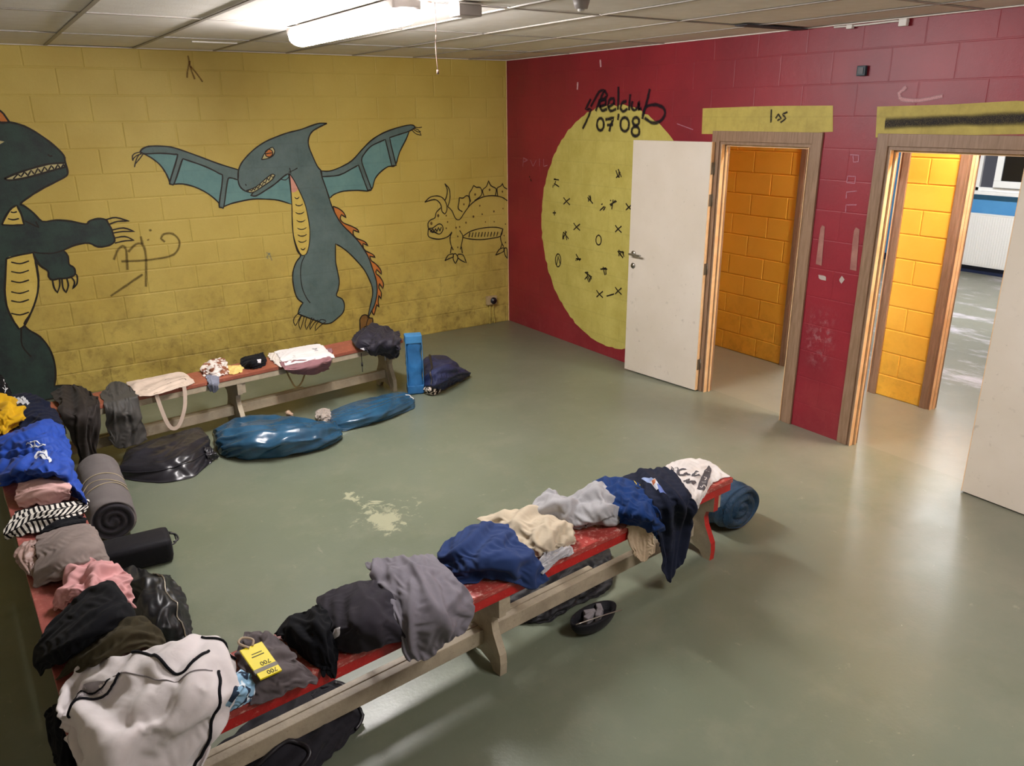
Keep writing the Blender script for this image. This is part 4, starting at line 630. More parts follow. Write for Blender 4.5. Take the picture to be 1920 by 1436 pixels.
'k_symbol50':[[-1.663,0.831],[-1.668,0.789]],
'k_symbol51':[[-1.535,0.617],[-1.576,0.588],[-1.633,0.562]],
'k_symbol52':[[-1.63,0.623],[-1.584,0.589],[-1.538,0.55]],
'k_symbol53':[[-1.804,0.694],[-1.843,0.666],[-1.897,0.64]],
'k_symbol54':[[-1.893,0.7],[-1.85,0.667],[-1.807,0.629]],
'k_symbol55':[[-1.908,1.466],[-1.945,1.437],[-1.996,1.409]],
'k_symbol56':[[-1.992,1.464],[-1.952,1.437],[-1.911,1.406]],
'k_symbol57':[[-1.585,1.102],[-1.582,1.08],[-1.57,1.063],[-1.552,1.053],[-1.533,1.054],[-1.517,1.065],[-1.509,1.084],[-1.509,1.106],[-1.518,1.126],[-1.534,1.139],[-1.553,1.142],[-1.57,1.134],[-1.582,1.118],[-1.585,1.097]],
'k_symbol58':[[-0.961,0.823],[-0.957,0.791],[-0.942,0.766],[-0.922,0.752],[-0.9,0.754],[-0.882,0.77],[-0.872,0.798],[-0.873,0.83],[-0.884,0.858],[-0.903,0.877],[-0.925,0.881],[-0.945,0.87],[-0.958,0.846],[-0.961,0.815]],
'k_symbol59':[[-0.89,0.764],[-0.916,0.86],[-0.953,0.784]],
'k_symbol60':[[-0.846,1.304],[-0.847,1.257]],
'k_symbol61':[[-0.819,1.281],[-0.873,1.286]],
'k_symbol62':[[-1.686,0.587],[-1.792,0.627]],
'k_symbol63':[[-0.426,1.591],[-0.445,1.565]],
'k_symbol64':[[-0.416,1.601],[-0.407,1.616]],
'lintel_patch_a':[[-2.749,2.253],[-3.367,2.262],[-3.894,2.259],[-3.917,2.096],[-3.39,2.071],[-2.756,2.065]],
'lintel_patch_b':[[-4.211,2.249],[-4.663,2.255],[-5.172,2.259],[-5.304,2.105],[-4.692,2.085],[-4.228,2.065]],
's_over0':[[-3.402,2.24],[-3.408,2.151]],
's_over1':[[-3.446,2.179],[-3.466,2.208],[-3.492,2.179],[-3.462,2.165]],
's_over2':[[-3.541,2.221],[-3.502,2.207],[-3.533,2.179],[-3.491,2.151]],
't_line0':[[-4.28,2.148],[-4.551,2.161],[-4.887,2.173],[-5.187,2.182]],
'p_scratch0':[[-4.386,2.359],[-4.344,2.324],[-4.37,2.289],[-4.482,2.281],[-4.617,2.302]],
'p_scratch1':[[-1.502,2.668],[-1.512,2.607]],
'p_scratch2':[[-1.189,2.495],[-1.183,2.431]],
'w_poll0':[[-4.064,1.956],[-4.129,1.954],[-4.131,1.915],[-4.097,1.91],[-4.088,1.95]],
'w_poll1':[[-4.068,1.821],[-4.126,1.821],[-4.125,1.777],[-4.066,1.78],[-4.068,1.821]],
'w_poll2':[[-4.147,1.731],[-4.075,1.719],[-4.077,1.678]],
'w_poll3':[[-4.16,1.644],[-4.083,1.637],[-4.086,1.589]],
'w_poll4':[[-0.301,1.798],[-0.29,1.707]],
'w_poll5':[[-0.301,1.792],[-0.378,1.774],[-0.301,1.75]],
'w_poll6':[[-0.426,1.776],[-0.474,1.715],[-0.53,1.78]],
'w_poll7':[[-0.586,1.798],[-0.586,1.72]],
'w_poll8':[[-0.659,1.796],[-0.66,1.724],[-0.723,1.737]],
'w_poll9':[[-2.484,2.139],[-2.663,2.096]],
'hinge_scar_a':[[-3.942,1.479],[-3.91,1.464],[-3.905,1.217],[-3.953,1.213]],
'hinge_scar_b':[[-4.203,1.489],[-4.165,1.478],[-4.171,1.22],[-4.22,1.217]],
'paint_chip_a':[[-4.118,1.169],[-4.102,1.137],[-4.122,1.114],[-4.142,1.147]],
'paint_chip_b':[[-3.936,1.147],[-3.949,1.119],[-4.001,1.116],[-3.992,1.145]]}

# ------------------------------------------------------------------ setting: floor, walls of blocks, ceiling
struct(box('floor', (-7.2, -9.6, -.1), (7.2, 2.0, 0), M['floor']))
PITCH = .407
_blocks = {}
def block_mesh(wd, ht, mat, name):
    key = (round(wd, 3), round(ht, 3), name)
    if key in _blocks: return _blocks[key]
    g, b, d = (.0025, .003, .0013) if name == 'r' else (.0045, .0045, .0042) if name == 'y' else (.004, .004, .006)           # half joint, bevel, depth of the face over the joint
    x0, x1, z0, z1 = g, wd - g, g, ht - g
    vs = [(x0, 0, z0), (x1, 0, z0), (x1, 0, z1), (x0, 0, z1),
          (x0, -d * .55, z0), (x1, -d * .55, z0), (x1, -d * .55, z1), (x0, -d * .55, z1),
          (x0 + b, -d, z0 + b), (x1 - b, -d, z0 + b), (x1 - b, -d, z1 - b), (x0 + b, -d, z1 - b)]
    fs = [(8, 9, 10, 11)]
    for k in range(4):
        j = (k + 1) % 4
        fs += [(k, j, 4 + j, 4 + k), (4 + k, 4 + j, 8 + j, 8 + k)]
    me = bpy.data.meshes.new('concrete_block'); me.from_pydata(vs, [], fs); me.materials.append(mat); _blocks[key] = me
    return me
def blockwall(parent, mat, origin, udir, u0, u1, top, holes, name, offs=(-.045, -.25), z_off=-.01, course=.2):
    """blocks on a wall face; udir is +x (face looks to -y) or -y (face looks to -x)"""
    ang = 0 if udir == 'x' else -math.pi / 2
    k = 0
    zc = z_off
    row = 0
    while zc < top - .02:
        za, zb = max(zc, 0), min(zc + course, top)
        st = offs[row % 2]; u = st - math.ceil((st - u0) / PITCH + 1) * PITCH
        while u < u1:
            a, b = max(u, u0), min(u + PITCH, u1); u += PITCH
            segs = [(a, b, za, zb)] if b - a > .03 else []
            for (ha, hb, hz) in holes:
                ns = []
                for (a_, b_, c_, d_) in segs:
                    if b_ <= ha or a_ >= hb or c_ >= hz: ns.append((a_, b_, c_, d_)); continue
                    if d_ > hz + .03 and c_ < hz:
                        ns.append((a_, b_, hz, d_)) if (a_ >= ha and b_ <= hb) else None
                    if a_ < ha - .03: ns.append((a_, ha, c_, d_))
                    if b_ > hb + .03: ns.append((hb, b_, c_, d_))
                segs = ns
            for (a_, b_, c_, d_) in segs:
                if d_ - c_ < .02: continue
                me = block_mesh(b_ - a_, d_ - c_, mat, name)
                o = bpy.data.objects.new('concrete_block', me)
                j = rng.uniform(-.0010, .0005) * (.3 if name == 'r' else 1)
                if udir == 'x': o.location = (a_, origin + j * -1, c_)
                else: o.location = (origin + j * -1, -a_, c_)
                o.rotation_euler = (0, 0, ang)
                link(o, parent); k += 1
        zc += course; row += 1
    return k
wb = struct(box('wall_back', (-7.2, .0045, 0), (0.0, .2, H), M['yellow']))
nb = blockwall(wb, M['yellow'], .0045, 'x', -5.4, 0.0, H, [], 'y')
# red wall, with two door openings (y from -2.95 to -3.76 and from -4.31 to -5.14)
bm = bmesh.new()
for lo, hi in [((.0015, -2.95, 0), (.08, .2, H)), ((.0015, -3.79, 2.04), (.08, -2.95, H)), ((.0015, -4.31, 0), (.08, -3.79, H)),
               ((.0015, -5.19, 2.04), (.08, -4.31, H)), ((.0015, -9.6, 0), (.08, -5.19, H))]:
    box_bm(bm, lo, hi)
wr = struct(bm_obj('wall_right', bm, M['red']))
nr = blockwall(wr, M['red'], .0015, 'y', 0.0, 5.75, H, [(2.93, 3.81, 2.06), (4.29, 5.21, 2.06)], 'r', (.19, .39))
# cream paint edge left in the corner
struct(box('trim_1', (-.012, -.004, .0), (-.004, .003, H), M['beech']))
# far side of the lobby: orange blocks between two more doorways
bm = bmesh.new()
for lo, hi in [((1.136, -2.86, 0), (1.22, 2.0, H)), ((1.136, -3.80, 2.04), (1.22, -2.86, H)), ((1.136, -4.22, 0), (1.22, -3.80, H)),
               ((1.136, -5.12, 2.04), (1.22, -4.22, H)), ((1.136, -9.6, 0), (1.22, -5.12, H))]:
    box_bm(bm, lo, hi)
wo = struct(bm_obj('wall_lobby', bm, M['orange']))
blockwall(wo, M['orange'], 1.136, 'y', 1.6, 5.3, 2.3, [(2.84, 3.80, 2.06), (4.22, 5.14, 2.06)], 'o', (.11, .31), -.01, .19)
struct(box('wall_lobby_end_left', (.08, -1.52, 0), (1.136, -1.42, H), M['orange']))
struct(box('wall_lobby_end_right', (.08, -6.2, 0), (1.136, -6.1, H), M['orange']))
struct(box('wall_left', (-7.3, -9.6, 0), (-7.2, .2, H), M['blue_render']))
struct(box('wall_front', (-7.3, -9.7, 0), (.14, -9.6, H), M['blue_render']))
wf = struct(box('wall_far', (6.98, -9.6, 0), (7.1, 2.0, H), M['blue_wall']))
struct(box('baseboard_far', (6.955, -9.6, 0), (6.98, 2.0, .10), M['navy_plinth']))
struct(box('wall_far_left', (1.27, 1.9, 0), (7.1, 2.0, H), M['blue_wall']))
struct(box('wall_far_right', (1.27, -9.6, 0), (7.1, -9.5, H), M['blue_wall']))
# ceiling: slab above, visible tiles laid in a bar grid
cl = struct(box('ceiling', (-7.3, -9.7, H + .02), (7.1, 2.0, H + .12), M['ceil']))
struct(box('ceiling_lobby_panel', (.08, -6.1, H - .002), (1.136, -1.52, H + .02), M['ceil']))
XL = [-4.15 + .615 * k for k in range(-2, 7)]; YL = [-1.07 - 1.235 * k for k in range(-1, 5)]
xe = [v for v in XL if v < -.03] + [0.0]; xe = [-5.9] + xe
ye = [0.0] + [v for v in YL if v < -.03]
tm = {}
for i in range(len(xe) - 1):
    for j in range(len(ye) - 1):
        wx, wy = round(xe[i + 1] - xe[i], 3), round(ye[j] - ye[j + 1], 3)
        if (wx, wy) not in tm:
            b_ = bmesh.new(); box_bm(b_, (.008, .008, 0), (wx - .008, wy - .008, .014))
            me = bpy.data.meshes.new('ceiling_tile'); b_.to_mesh(me); b_.free(); me.materials.append(M['ceil']); tm[(wx, wy)] = me
        o = bpy.data.objects.new('ceiling_tile', tm[(wx, wy)]); o.location = (xe[i], ye[j + 1], H + .004 + rng.uniform(-.001, .003))
        if i == 3 and j == 0: o.rotation_euler = (.004, .0, 0)
        link(o, cl)
for x in xe[1:-1]:
    box('ceiling_bar', (x - .012, ye[-1], H - .002), (x + .012, 0, H + .003), M['tbar'], cl)
for y in ye[1:]:
    box('ceiling_bar', (xe[0], y - .012, H - .001), (0, y + .012, H + .0025), M['tbar'], cl)
box('edge_bar', (xe[0], -.022, H - .003), (0, 0, H + .003), M['ceil'], cl)
box('edge_bar', (-.022, ye[-1], H - .003), (0, 0, H + .003), M['ceil'], cl)
# a lifted corner of tile by the red wall, a dark strip put in as the shade of its gap, and loose cable cover
box('tile_gap_shade', (-.62, -3.66, H - .008), (-.03, -3.56, H - .003), solid('painted_gap_shade', '3a3c44', .8), cl)

# ------------------------------------------------------------------ painted figures on the walls
_layer = [0]
def wall_pt(u, z, surf, off):
    return (u, -off, z) if surf == 'Y' else (-off, u, z)
def dens(pts, n=3, closed=True):
    P = [np.array(p, float) for p in pts]; out = []; N = len(P)
    for i in range(N if closed else N - 1):
        a, b, c, d = P[(i - 1) % N], P[i], P[(i + 1) % N], P[(i + 2) % N]
        if not closed: a = P[max(i - 1, 0)]; d = P[min(i + 2, N - 1)]
        # keep sharp corners sharp
        def ang(p, q, r_):
            u_, v_ = q - p, r_ - q
            return (u_ @ v_) / (np.linalg.norm(u_) * np.linalg.norm(v_) + 1e-9)
        if ang(a, b, c) < .25: a = 2 * b - c
        if ang(b, c, d) < .25: d = 2 * c - b
        for k in range(n):
            t = k / n
            out.append(.5 * (2 * b + (c - a) * t + (2 * a - 5 * b + 4 * c - d) * t * t + (3 * b - a - 3 * c + d) * t ** 3))
    if not closed: out.append(P[-1])
    return out
def fill(name, key, mat, parent, off, surf='Y', pts=None, clip=0):
    P = dens(pts if pts is not None else TRACES[key])
    if clip: P = [np.array((min(p[0], clip), p[1])) for p in P]
    P = [np.array((p[0], min(max(p[1], .003), H - .003))) for p in P]
    tri = geometry.tessellate_polygon([[Vector((p[0], p[1], 0)) for p in P]])
    vs = [wall_pt(p[0], p[1], surf, off) for p in P]
    return mesh_obj(name, vs, [t for t in tri], mat, parent)
def ribbon(name, pts, width, mat, parent, off, surf='Y', closed=False, taper=False, n=3, jig=0):
    P = dens(pts, n, closed)
    if closed: P.append(P[0])
    P = [np.array((p[0], min(max(p[1], .004), H))) for p in P]
    vs = []; uv = []; fs = []; L = len(P)
    for i, p in enumerate(P):
        d = P[min(i + 1, L - 1)] - P[max(i - 1, 0)]; d = d / (np.linalg.norm(d) + 1e-9); nn = np.array((-d[1], d[0]))
        wd = width * (1 + jig * rng.uniform(-1, 1)) * (.35 + .65 * math.sin(math.pi * min(max(i / (L - 1), .0), 1)) ** .5 if taper else 1)
        for s_ in (-1, 1):
            q = p + nn * s_ * wd / 2; vs.append(wall_pt(q[0], q[1], surf, off)); uv.append((i / (L - 1), .5 + s_ * .5))
    for i in range(L - 1): fs.append((2 * i, 2 * i + 2, 2 * i + 3, 2 * i + 1))
    return mesh_obj(name, vs, fs, mat, parent, uv=uv)
def multi_ribbon(name, keys, width, mat, parent, off, surf='Y', taper=False, soft=False, jig=.15):
    """strokes of one drawn mark joined as one part"""
    obs = []
    V = []; F = []; UV = []
    for kk in keys:
        cl_ = False
        pts = TRACES[kk] if isinstance(kk, str) else kk
        o = ribbon('x', pts, width, mat, None, off, surf, cl_, taper, 3, jig)
        b0 = len(V); me = o.data
        V += [tuple(v.co) for v in me.vertices]; F += [tuple(i + b0 for i in p.vertices) for p in me.polygons]
        uvs = [None] * len(me.vertices)
        for lp, u_ in zip(me.loops, me.uv_layers[0].data): uvs[lp.vertex_index] = tuple(u_.uv)
        UV += uvs
        bpy.data.objects.remove(o); bpy.data.meshes.remove(me)
        off += .00002
    o = mesh_obj(name, V, F, mat, parent, uv=UV)
    if len(keys) > 1: o['kind'] = 'stuff'
    return o
def keys(prefix): 
    ks = [k for k in TRACES if k.startswith(prefix) and k[len(prefix):].isdigit()]
    return sorted(ks, key=lambda k: int(k[len(prefix):]))
# winged dragon in the middle of the back wall
def lab(o, l): o['label'] = l; return o
dg = mesh_obj('painted_dragon', [], [], M['dragon'], wb)
bpy.data.objects.remove(dg)
dg = bpy.data.objects.new('painted_dragon', None); link(dg, wb)
lab(dg, 'painted green winged dragon with an orange eye and striped yellow belly')
fill('wing_membrane', 'left_membrane', M['teal'], dg, .0022)
fill('wing_membrane', 'right_membrane', M['teal'], dg, .0022)
fill('spines', 'back_spines', M['orange_paint'], dg, .0022)
fill('boot', 'boot', M['boot_paint'], dg, .0022)
fill('body', 'dragon_body', M['dragon'], dg, .0027)
fill('wing_arm', 'left_wing_arm', M['dragon'], dg, .0029)
fill('wing_arm', 'right_wing_arm', M['dragon'], dg, .0029)
fill('belly', 'belly', M['belly'], dg, .0032)
fill('throat', 'throat', M['pink_paint'], dg, .0035)
fill('teeth', 'mouth_teeth', M['teeth_paint'], dg, .0032)
fill('eye', 'eye_white', M['teeth_paint'], dg, .0032)
fill('iris', 'iris', M['orange_paint'], dg, .0035)
_o = [TRACES[k] + [TRACES[k][0]] for k in ('left_membrane', 'right_membrane', 'back_spines', 'boot')]
multi_ribbon('outline', _o, .012, M['line'], dg, .0025)
_o = [TRACES[k] + [TRACES[k][0]] for k in ('dragon_body', 'left_wing_arm', 'right_wing_arm')]
multi_ribbon('outline', _o, .012, M['line'], dg, .0030)
_o = [TRACES[k] + [TRACES[k][0]] for k in ('belly', 'mouth_teeth', 'eye_white', 'iris')]
multi_ribbon('outline', _o, .009, M['line'], dg, .0036)
multi_ribbon('drawn_line', keys('k_belly'), .010, M['line'], dg, .0037, taper=True)
multi_ribbon('drawn_line', keys('k_dragon'), .008, M['line'], dg, .0038)
dn = bpy.data.objects.new('painted_dinosaur', None); link(dn, wb)
lab(dn, 'painted dark green dinosaur with open toothed jaw and outstretched clawed arm')
fill('body', 'dinosaur_body', M['dino'], dn, .0022)
fill('crest', 'dinosaur_crest', M['orange_paint'], dn, .0026)
fill('chest', 'dinosaur_chest', M['belly'], dn, .0026)
fill('belly', 'dinosaur_belly', M['belly'], dn, .0026)
fill('teeth', 'dinosaur_teeth', M['teeth_paint'], dn, .0026)
fill('eye', 'dinosaur_eye', M['teeth_paint'], dn, .0026)
_o = [TRACES[k] + [TRACES[k][0]] for k in ('dinosaur_body', 'dinosaur_chest', 'dinosaur_belly', 'dinosaur_teeth', 'dinosaur_crest')]
multi_ribbon('outline', _o, .014, M['line'], dn, .0030)
multi_ribbon('drawn_line', keys('k_dinosaur'), .011, M['line'], dn, .0033)
hc = bpy.data.objects.new('painted_horned_beast', None); link(hc, wb)
lab(hc, 'black outline drawing of a horned spotted beast with back plates')
multi_ribbon('drawn_line', keys('k_horned'), .011, M['line'], hc, .0024)
V = []; F = []
for k in keys('z_spot'):
    b0 = len(V); V += [wall_pt(p[0], p[1], 'Y', .0024) for p in TRACES[k]]; F.append(tuple(range(b0, b0 + 6)))
mesh_obj('spots', V, F, mural('faded_spot_paint', '6a5228', '5a4420', wear=.4), hc)['kind'] = 'stuff'
multi_ribbon('spray_tag', keys('s_tag'), .028, M['spray_faint'], wb, .0028)
multi_ribbon('chalk_mark', keys('s_blue'), .014, M['spray_blue'], wb, .0028)
# stains at top of wall
multi_ribbon('stain_streak', [[(-3.13, 2.70), (-3.12, 2.60), (-3.10, 2.52)], [(-3.12, 2.66), (-3.15, 2.58), (-3.16, 2.53)], [(-3.12, 2.62), (-3.07, 2.55), (-3.04, 2.50)]], .02, spray('rusty_stain', '6a3c24', .6), wb, .0022)
# pale yellow disc on the red wall
cy, cz, cr = -1.718, 1.198, 1.095
_p = []
for k in range(150):
    a = 2 * math.pi * k / 150
    rr_ = cr + .008 * math.sin(k * 2.1) * math.sin(k * .37) + rng.uniform(-.006, .006)
    _p.append((cy + rr_ * math.cos(a), cz + rr_ * math.sin(a)))
_v = [wall_pt(cy, cz, 'X', .0022)] + [wall_pt(p[0], p[1], 'X', .0022) for p in _p]
dm = mural('pale_yellow_disc_paint', 'c9bd68', 'b9ab56', axis=1, wear=.25, wearcol='a8953f')
disc = mesh_obj('painted_disc', _v, [(0, 1 + k, 1 + (k + 1) % 150) for k in range(150)], dm, wr)
lab(disc, 'big pale yellow disc painted on the red wall')
multi_ribbon('stencilled_symbols', keys('k_symbol'), .013, M['line_red'], wr, .003, 'X')
multi_ribbon('spray_writing', keys('s_speel'), .040, M['spray_black'], wr, .0034, 'X')
fill('lintel_patch', 'lintel_patch_a', M['lintel_yellow'], wr, .0022, 'X')
fill('lintel_patch', 'lintel_patch_b', M['lintel_yellow'], wr, .0022, 'X')
multi_ribbon('spray_writing', keys('s_over'), .020, M['spray_black'], wr, .0034, 'X')
multi_ribbon('spray_line', keys('t_line'), .085, M['spray_grey'], wr, .0034, 'X')
multi_ribbon('scratch', keys('p_scratch'), .032, M['scratch'], wr, .0034, 'X')
multi_ribbon('scratched_letters', keys('w_poll'), .010, M['scratch_faint'], wr, .0034, 'X')
scar = solid('bare_plaster_scar', 'a8796c', .8, dark='8d5a54')
for k in ('hinge_scar_a', 'hinge_scar_b'): fill('plaster_scar', k, scar, wr, .0024, 'X')
chip = solid('pale_chip', 'b3a39c', .8)
for k in ('paint_chip_a', 'paint_chip_b'): fill('paint_chip', k, chip, wr, .0024, 'X')
# the dry white rub low on the pier
t = NT('whitish_rub'); a_ = t.math('MULTIPLY', t.noise(t.pos(), 18, 7, .75, .48, .7), .5)
uvs_ = sepxyz(t, t.n('ShaderNodeTexCoord').outputs['Generated'])
_e = t.math('MULTIPLY', t.math('SINE', t.math('MULTIPLY', uvs_[1], math.pi)), t.math('SINE', t.math('MULTIPLY', uvs_[2], math.pi)))
t.l(t.math('MULTIPLY', a_, _e), t.b.inputs['Alpha']); t.out(lin('c9a0a4'), .8, .2)
mesh_obj('rub_mark', [wall_pt(-3.87, .45, 'X', .0026), wall_pt(-4.15, .45, 'X', .0026), wall_pt(-4.15, .95, 'X', .0026), wall_pt(-3.87, .95, 'X', .0026)], [(0, 1, 2, 3)], t.m, wr)

# ------------------------------------------------------------------ doors
def doorframe(idx, xf, y0, y1, hz, depth, aw=.075, both=True):
    """frame round an opening; xf = room side plane; y0 > y1 the clear opening edges"""
    p = thing('door_%d' % idx, '', ''); del p['label']; del p['category']; struct(p)
    for (x_a, x_b) in [(xf - .016, xf + .002)] + ([(xf + depth - .002, xf + depth + .016)] if both else []):
        box('architrave', (x_a, y0, 0), (x_b, y0 + aw, hz + aw), M['frame_wood'], p, .002)
        box('architrave', (x_a, y1 - aw, 0), (x_b, y1, hz + aw), M['frame_wood'], p, .002)
        box('architrave', (x_a, y1, hz), (x_b, y0, hz + aw), M['frame_wood'], p, .002)
    box('jamb', (xf - .004, y0 - .022, 0), (xf + depth + .004, y0 + .001, hz), M['frame_wood'], p)
    box('jamb', (xf - .004, y1 - .001, 0), (xf + depth + .004, y1 + .022, hz), M['frame_wood'], p)
    box('jamb', (xf - .004, y1 + .022, hz - .022), (xf + depth + .004, y0 - .022, hz + .001), M['frame_wood'], p)
    box('door_stop', (xf + .035, y0 - .034, 0), (xf + .05, y0 - .022, hz - .022), M['beech'], p)
    box('door_stop', (xf + .035, y1 + .022, 0), (xf + .05, y1 + .036, hz - .022), M['beech'], p)
    box('door_stop', (xf + .035, y1 + .036, hz - .036), (xf + .05, y0 - .036, hz - .022), M['beech'], p)
    for ya, yb in ((y0 - .026, y0 - .0215), (y1 + .0215, y1 + .026)):
        box('rebate_strip', (xf - .012, ya, 0), (xf + .02, yb, hz - .022), M['beech'], p)
    return p
d1 = doorframe(1, 0, -2.955, -3.775, 2.015, .08)
d2 = doorframe(2, 0, -4.325, -5.175, 2.015, .08)
d3 = doorframe(3, 1.13, -2.90, -3.765, 2.015, .09, .052)
d4 = doorframe(4, 1.13, -4.255, -5.10, 2.015, .09, .06)
def leaf(name, label, hx, hy, ang, wdt, handle=True, mirror=1):
    """leaf built along local +y from the hinge; local -x is the face to the room"""
    L = thing(name, label, 'door', (hx, hy, .01), ang)
    box('leaf_panel', (0, .004 * mirror if mirror > 0 else -wdt, 0), (.036, wdt if mirror > 0 else -.004, 2.0), M['door_white'], L, .0015)
    y_e = -.001 * mirror
    box('edge_lipping', (.002, min(y_e, .006 * mirror), 0), (.035, max(y_e, .006 * mirror), 2.0), M['beech'], L)
    for z in (.18, .98, 1.52, 1.76):
        h = box('hinge', (.004, min(-.003 * mirror, .03 * mirror) if False else -.006, z), (.036, .0, z + .09), M['dull_metal'], L)
        cyl('hinge_pin', (.04, -.006, z), (.04, -.006, z + .09), .006, M['dull_metal'], h, 8)
    if handle:
        yh = (wdt - .055) * mirror
        r = cyl('handle_rose', (-.007, yh, 1.06), (.0, yh, 1.06), .025, M['metal'], L, 20)
        cyl('handle_neck', (-.05, yh, 1.06), (-.005, yh, 1.06), .008, M['metal'], r, 12)
        g_ = tube('handle_lever', [(-.05, yh + .012 * mirror, 1.06), (-.052, yh - .02 * mirror, 1.06), (-.052, yh - .07 * mirror, 1.059), (-.05, yh - .12 * mirror, 1.058)], .0085, M['metal'], L, 10)
        e = cyl('lock_rose', (-.006, yh, .955), (.0, yh, .955), .024, M['metal'], L, 20)
        cyl('lock_cylinder', (-.009, yh, .955), (-.005, yh, .955), .009, M['dull_metal'], e, 12)
    return L
ang1 = math.atan2(.084, .798)
leaf('open_door', 'off-white door with steel lever handle folded back over the painted yellow disc', -.056, -2.922, ang1, .80)
leaf('open_door', 'scuffed off-white door at the right edge of the photo folded against the red wall', -.077, -5.165, -.02, .80, True, -1)

# ------------------------------------------------------------------ far room: window and radiator
wn = thing('window_1', '', ''); del wn['label']; del wn['category']; struct(wn)
xw = 6.98
wy0, wy1, wz0, wz1 = -1.15, -3.2, 1.15, 2.35
box('window_sill', (xw - .14, wy1 - .05, wz0 - .045), (xw, wy0 + .05, wz0), M['upvc'], wn, .004)
box('blind', (xw - .02, wy1, wz0), (xw - .005, wy0, wz1), M['blind'], wn)
box('window_frame', (xw - .06, wy1, wz0), (xw, wy0, wz0 + .05), M['upvc'], wn, .004)
box('window_frame', (xw - .06, wy1, wz1 - .05), (xw, wy0, wz1), M['upvc'], wn, .004)
for y in (wy0 - .05, -1.47, wy1): box('window_frame', (xw - .06, y, wz0), (xw, y + .05, wz1), M['upvc'], wn, .004)
for (ya, yb) in ((-1.68, -2.55),):
    f = bmesh.new()
    for lo, hi in [((xw - .12, yb, wz0 + .06), (xw - .06, ya, wz0 + .15)), ((xw - .12, yb, wz1 - .12), (xw - .06, ya, wz1 - .04)),
                   ((xw - .12, ya - .09, wz0 + .15), (xw - .06, ya, wz1 - .12)), ((xw - .12, yb, wz0 + .15), (xw - .06, yb + .09, wz1 - .12))]:
        box_bm(f, lo, hi, None, 0, .006)
    sash = bm_obj('window_sash', f, M['upvc'], wn)
    box('pane', (xw - .10, yb + .09, wz0 + .15), (xw - .09, ya - .09, wz1 - .12), M['night_glass'], sash)
rad = thing('radiator', 'white ribbed panel radiator under the window in the far blue room', 'radiator', (6.93, -1.6, .11))
bm = bmesh.new(); box_bm(bm, (-.05, -1.0, 0), (.02, .72, .72), None, 0, .01)
box_bm(bm, (-.055, -1.01, .715), (.025, .73, .735), None, 0, .005)
bm_obj('panel', bm, M['radiator'], rad)
bm = bmesh.new()
for k in range(50): box_bm(bm, (-.058, -.975 + k * .034, .03), (-.048, -.957 + k * .034, .70))
rb_ = bm_obj('ribs', bm, M['radiator'], rad); rb_['kind'] = 'stuff'
for y in (-.8, .55): box('bracket', (.0, y, -.11), (.03, y + .03, .05), M['radiator'], rad)

# ------------------------------------------------------------------ things on walls and ceiling
def lit(strength, col):
    emis = bpy.data.materials.new('lit_diffuser'); emis.use_nodes = True
    e_ = emis.node_tree.nodes['Principled BSDF']; e_.inputs['Emission Color'].default_value = col + (1,); e_.inputs['Emission Strength'].default_value = strength
    e_.inputs['Base Color'].default_value = (.9, .9, .9, 1)
    return emis
def batten(label, x, y0, y1, strength, col=(1, .955, .955)):
    emis = lit(strength, col)
    L = thing('ceiling_lamp', label, 'lamp', (x, (y0 + y1) / 2, H), 0)
    hl = abs(y1 - y0) / 2
    box('lamp_housing', (-.075, -hl, -.045), (.075, hl, -.002), M['grey_plastic'], L, .01)
    bm = bmesh.new(); n = 10; ring = []
    for yy, sc in ((-hl + .0, .55), (-hl + .02, .9), (-hl + .05, 1.15), (hl - .05, 1.15), (hl - .02, .9), (hl, .55)):
        r_ = []
        for k in range(n + 1):
            a = math.pi * k / n
            r_.append(bm.verts.new((.07 * sc * math.cos(a), yy, -.042 - .06 * sc * math.sin(a) ** .7)))
        ring.append(r_)
    for a, b in zip(ring, ring[1:]):
        for k in range(n): bm.faces.new((a[k], a[k + 1], b[k + 1], b[k]))
    bm.faces.new(ring[0][::-1]); bm.faces.new(ring[-1])
    bm_obj('diffuser', bm, emis, L, True)
    for k in range(5):
        for s_ in (-1, 1):
            y = -hl + .15 + k * (2 * hl - .3) / 4
            box('clip', (s_ * .074 - .003, y - .008, -.062), (s_ * .074 + .003, y + .008, -.035), M['grey_plastic'], L)
    return L
batten('lit fluorescent tube lamp on the ceiling above the dragon', -2.93, -2.1, -3.62, LAMP_HALL)
batten('lit ceiling lamp in the second half of the hall out of the frame', -2.2, -6.3, -7.8, LAMP_HALL_BACK)
batten('lit ceiling lamp over the lobby behind the doorways', .56, -4.5, -5.4, LAMP_LOBBY, (1, .95, .88))
batten('lit ceiling lamp in the far blue room', 4.2, -1.6, -3.2, LAMP_ROOM, (.94, .96, 1))
dt = thing('smoke_detector', 'small grey box hanging under the ceiling near the pull cord', 'sensor', (-2.60, -3.60, H))
box('cover', (-.065, -.05, -.06), (.065, .05, -.008), M['grey_plastic'], dt, .006)
box('base_plate', (-.07, -.055, -.008), (.07, .055, 0), M['white_plastic'], dt)
fx = thing('ceiling_sensor', 'round translucent fitting under the ceiling right of the grey box', 'sensor', (-2.27, -4.10, H))
cyl('base_ring', (0, 0, -.012), (0, 0, 0), .05, M['white_plastic'], fx, 24)
cyl('dome', (0, 0, -.055), (0, 0, -.012), .030, M['grey_plastic'], fx, 20, r2=.042)
cyl('lens', (0, 0, -.065), (0, 0, -.055), .016, M['white_plastic'], fx, 16)
cd = thing('pull_cord', 'thin brown pull cord hanging from the ceiling right of the lit lamp', 'cord', (-2.756, -3.571, H))
tube('string', [(0, 0, 0), (.002, 0, -.1), (-.002, .002, -.2), (.003, 0, -.31)], .0022, M['cord'], cd, 6)
cyl('knob', (.003, 0, -.325), (.003, 0, -.305), .006, M['cord'], cd, 8)
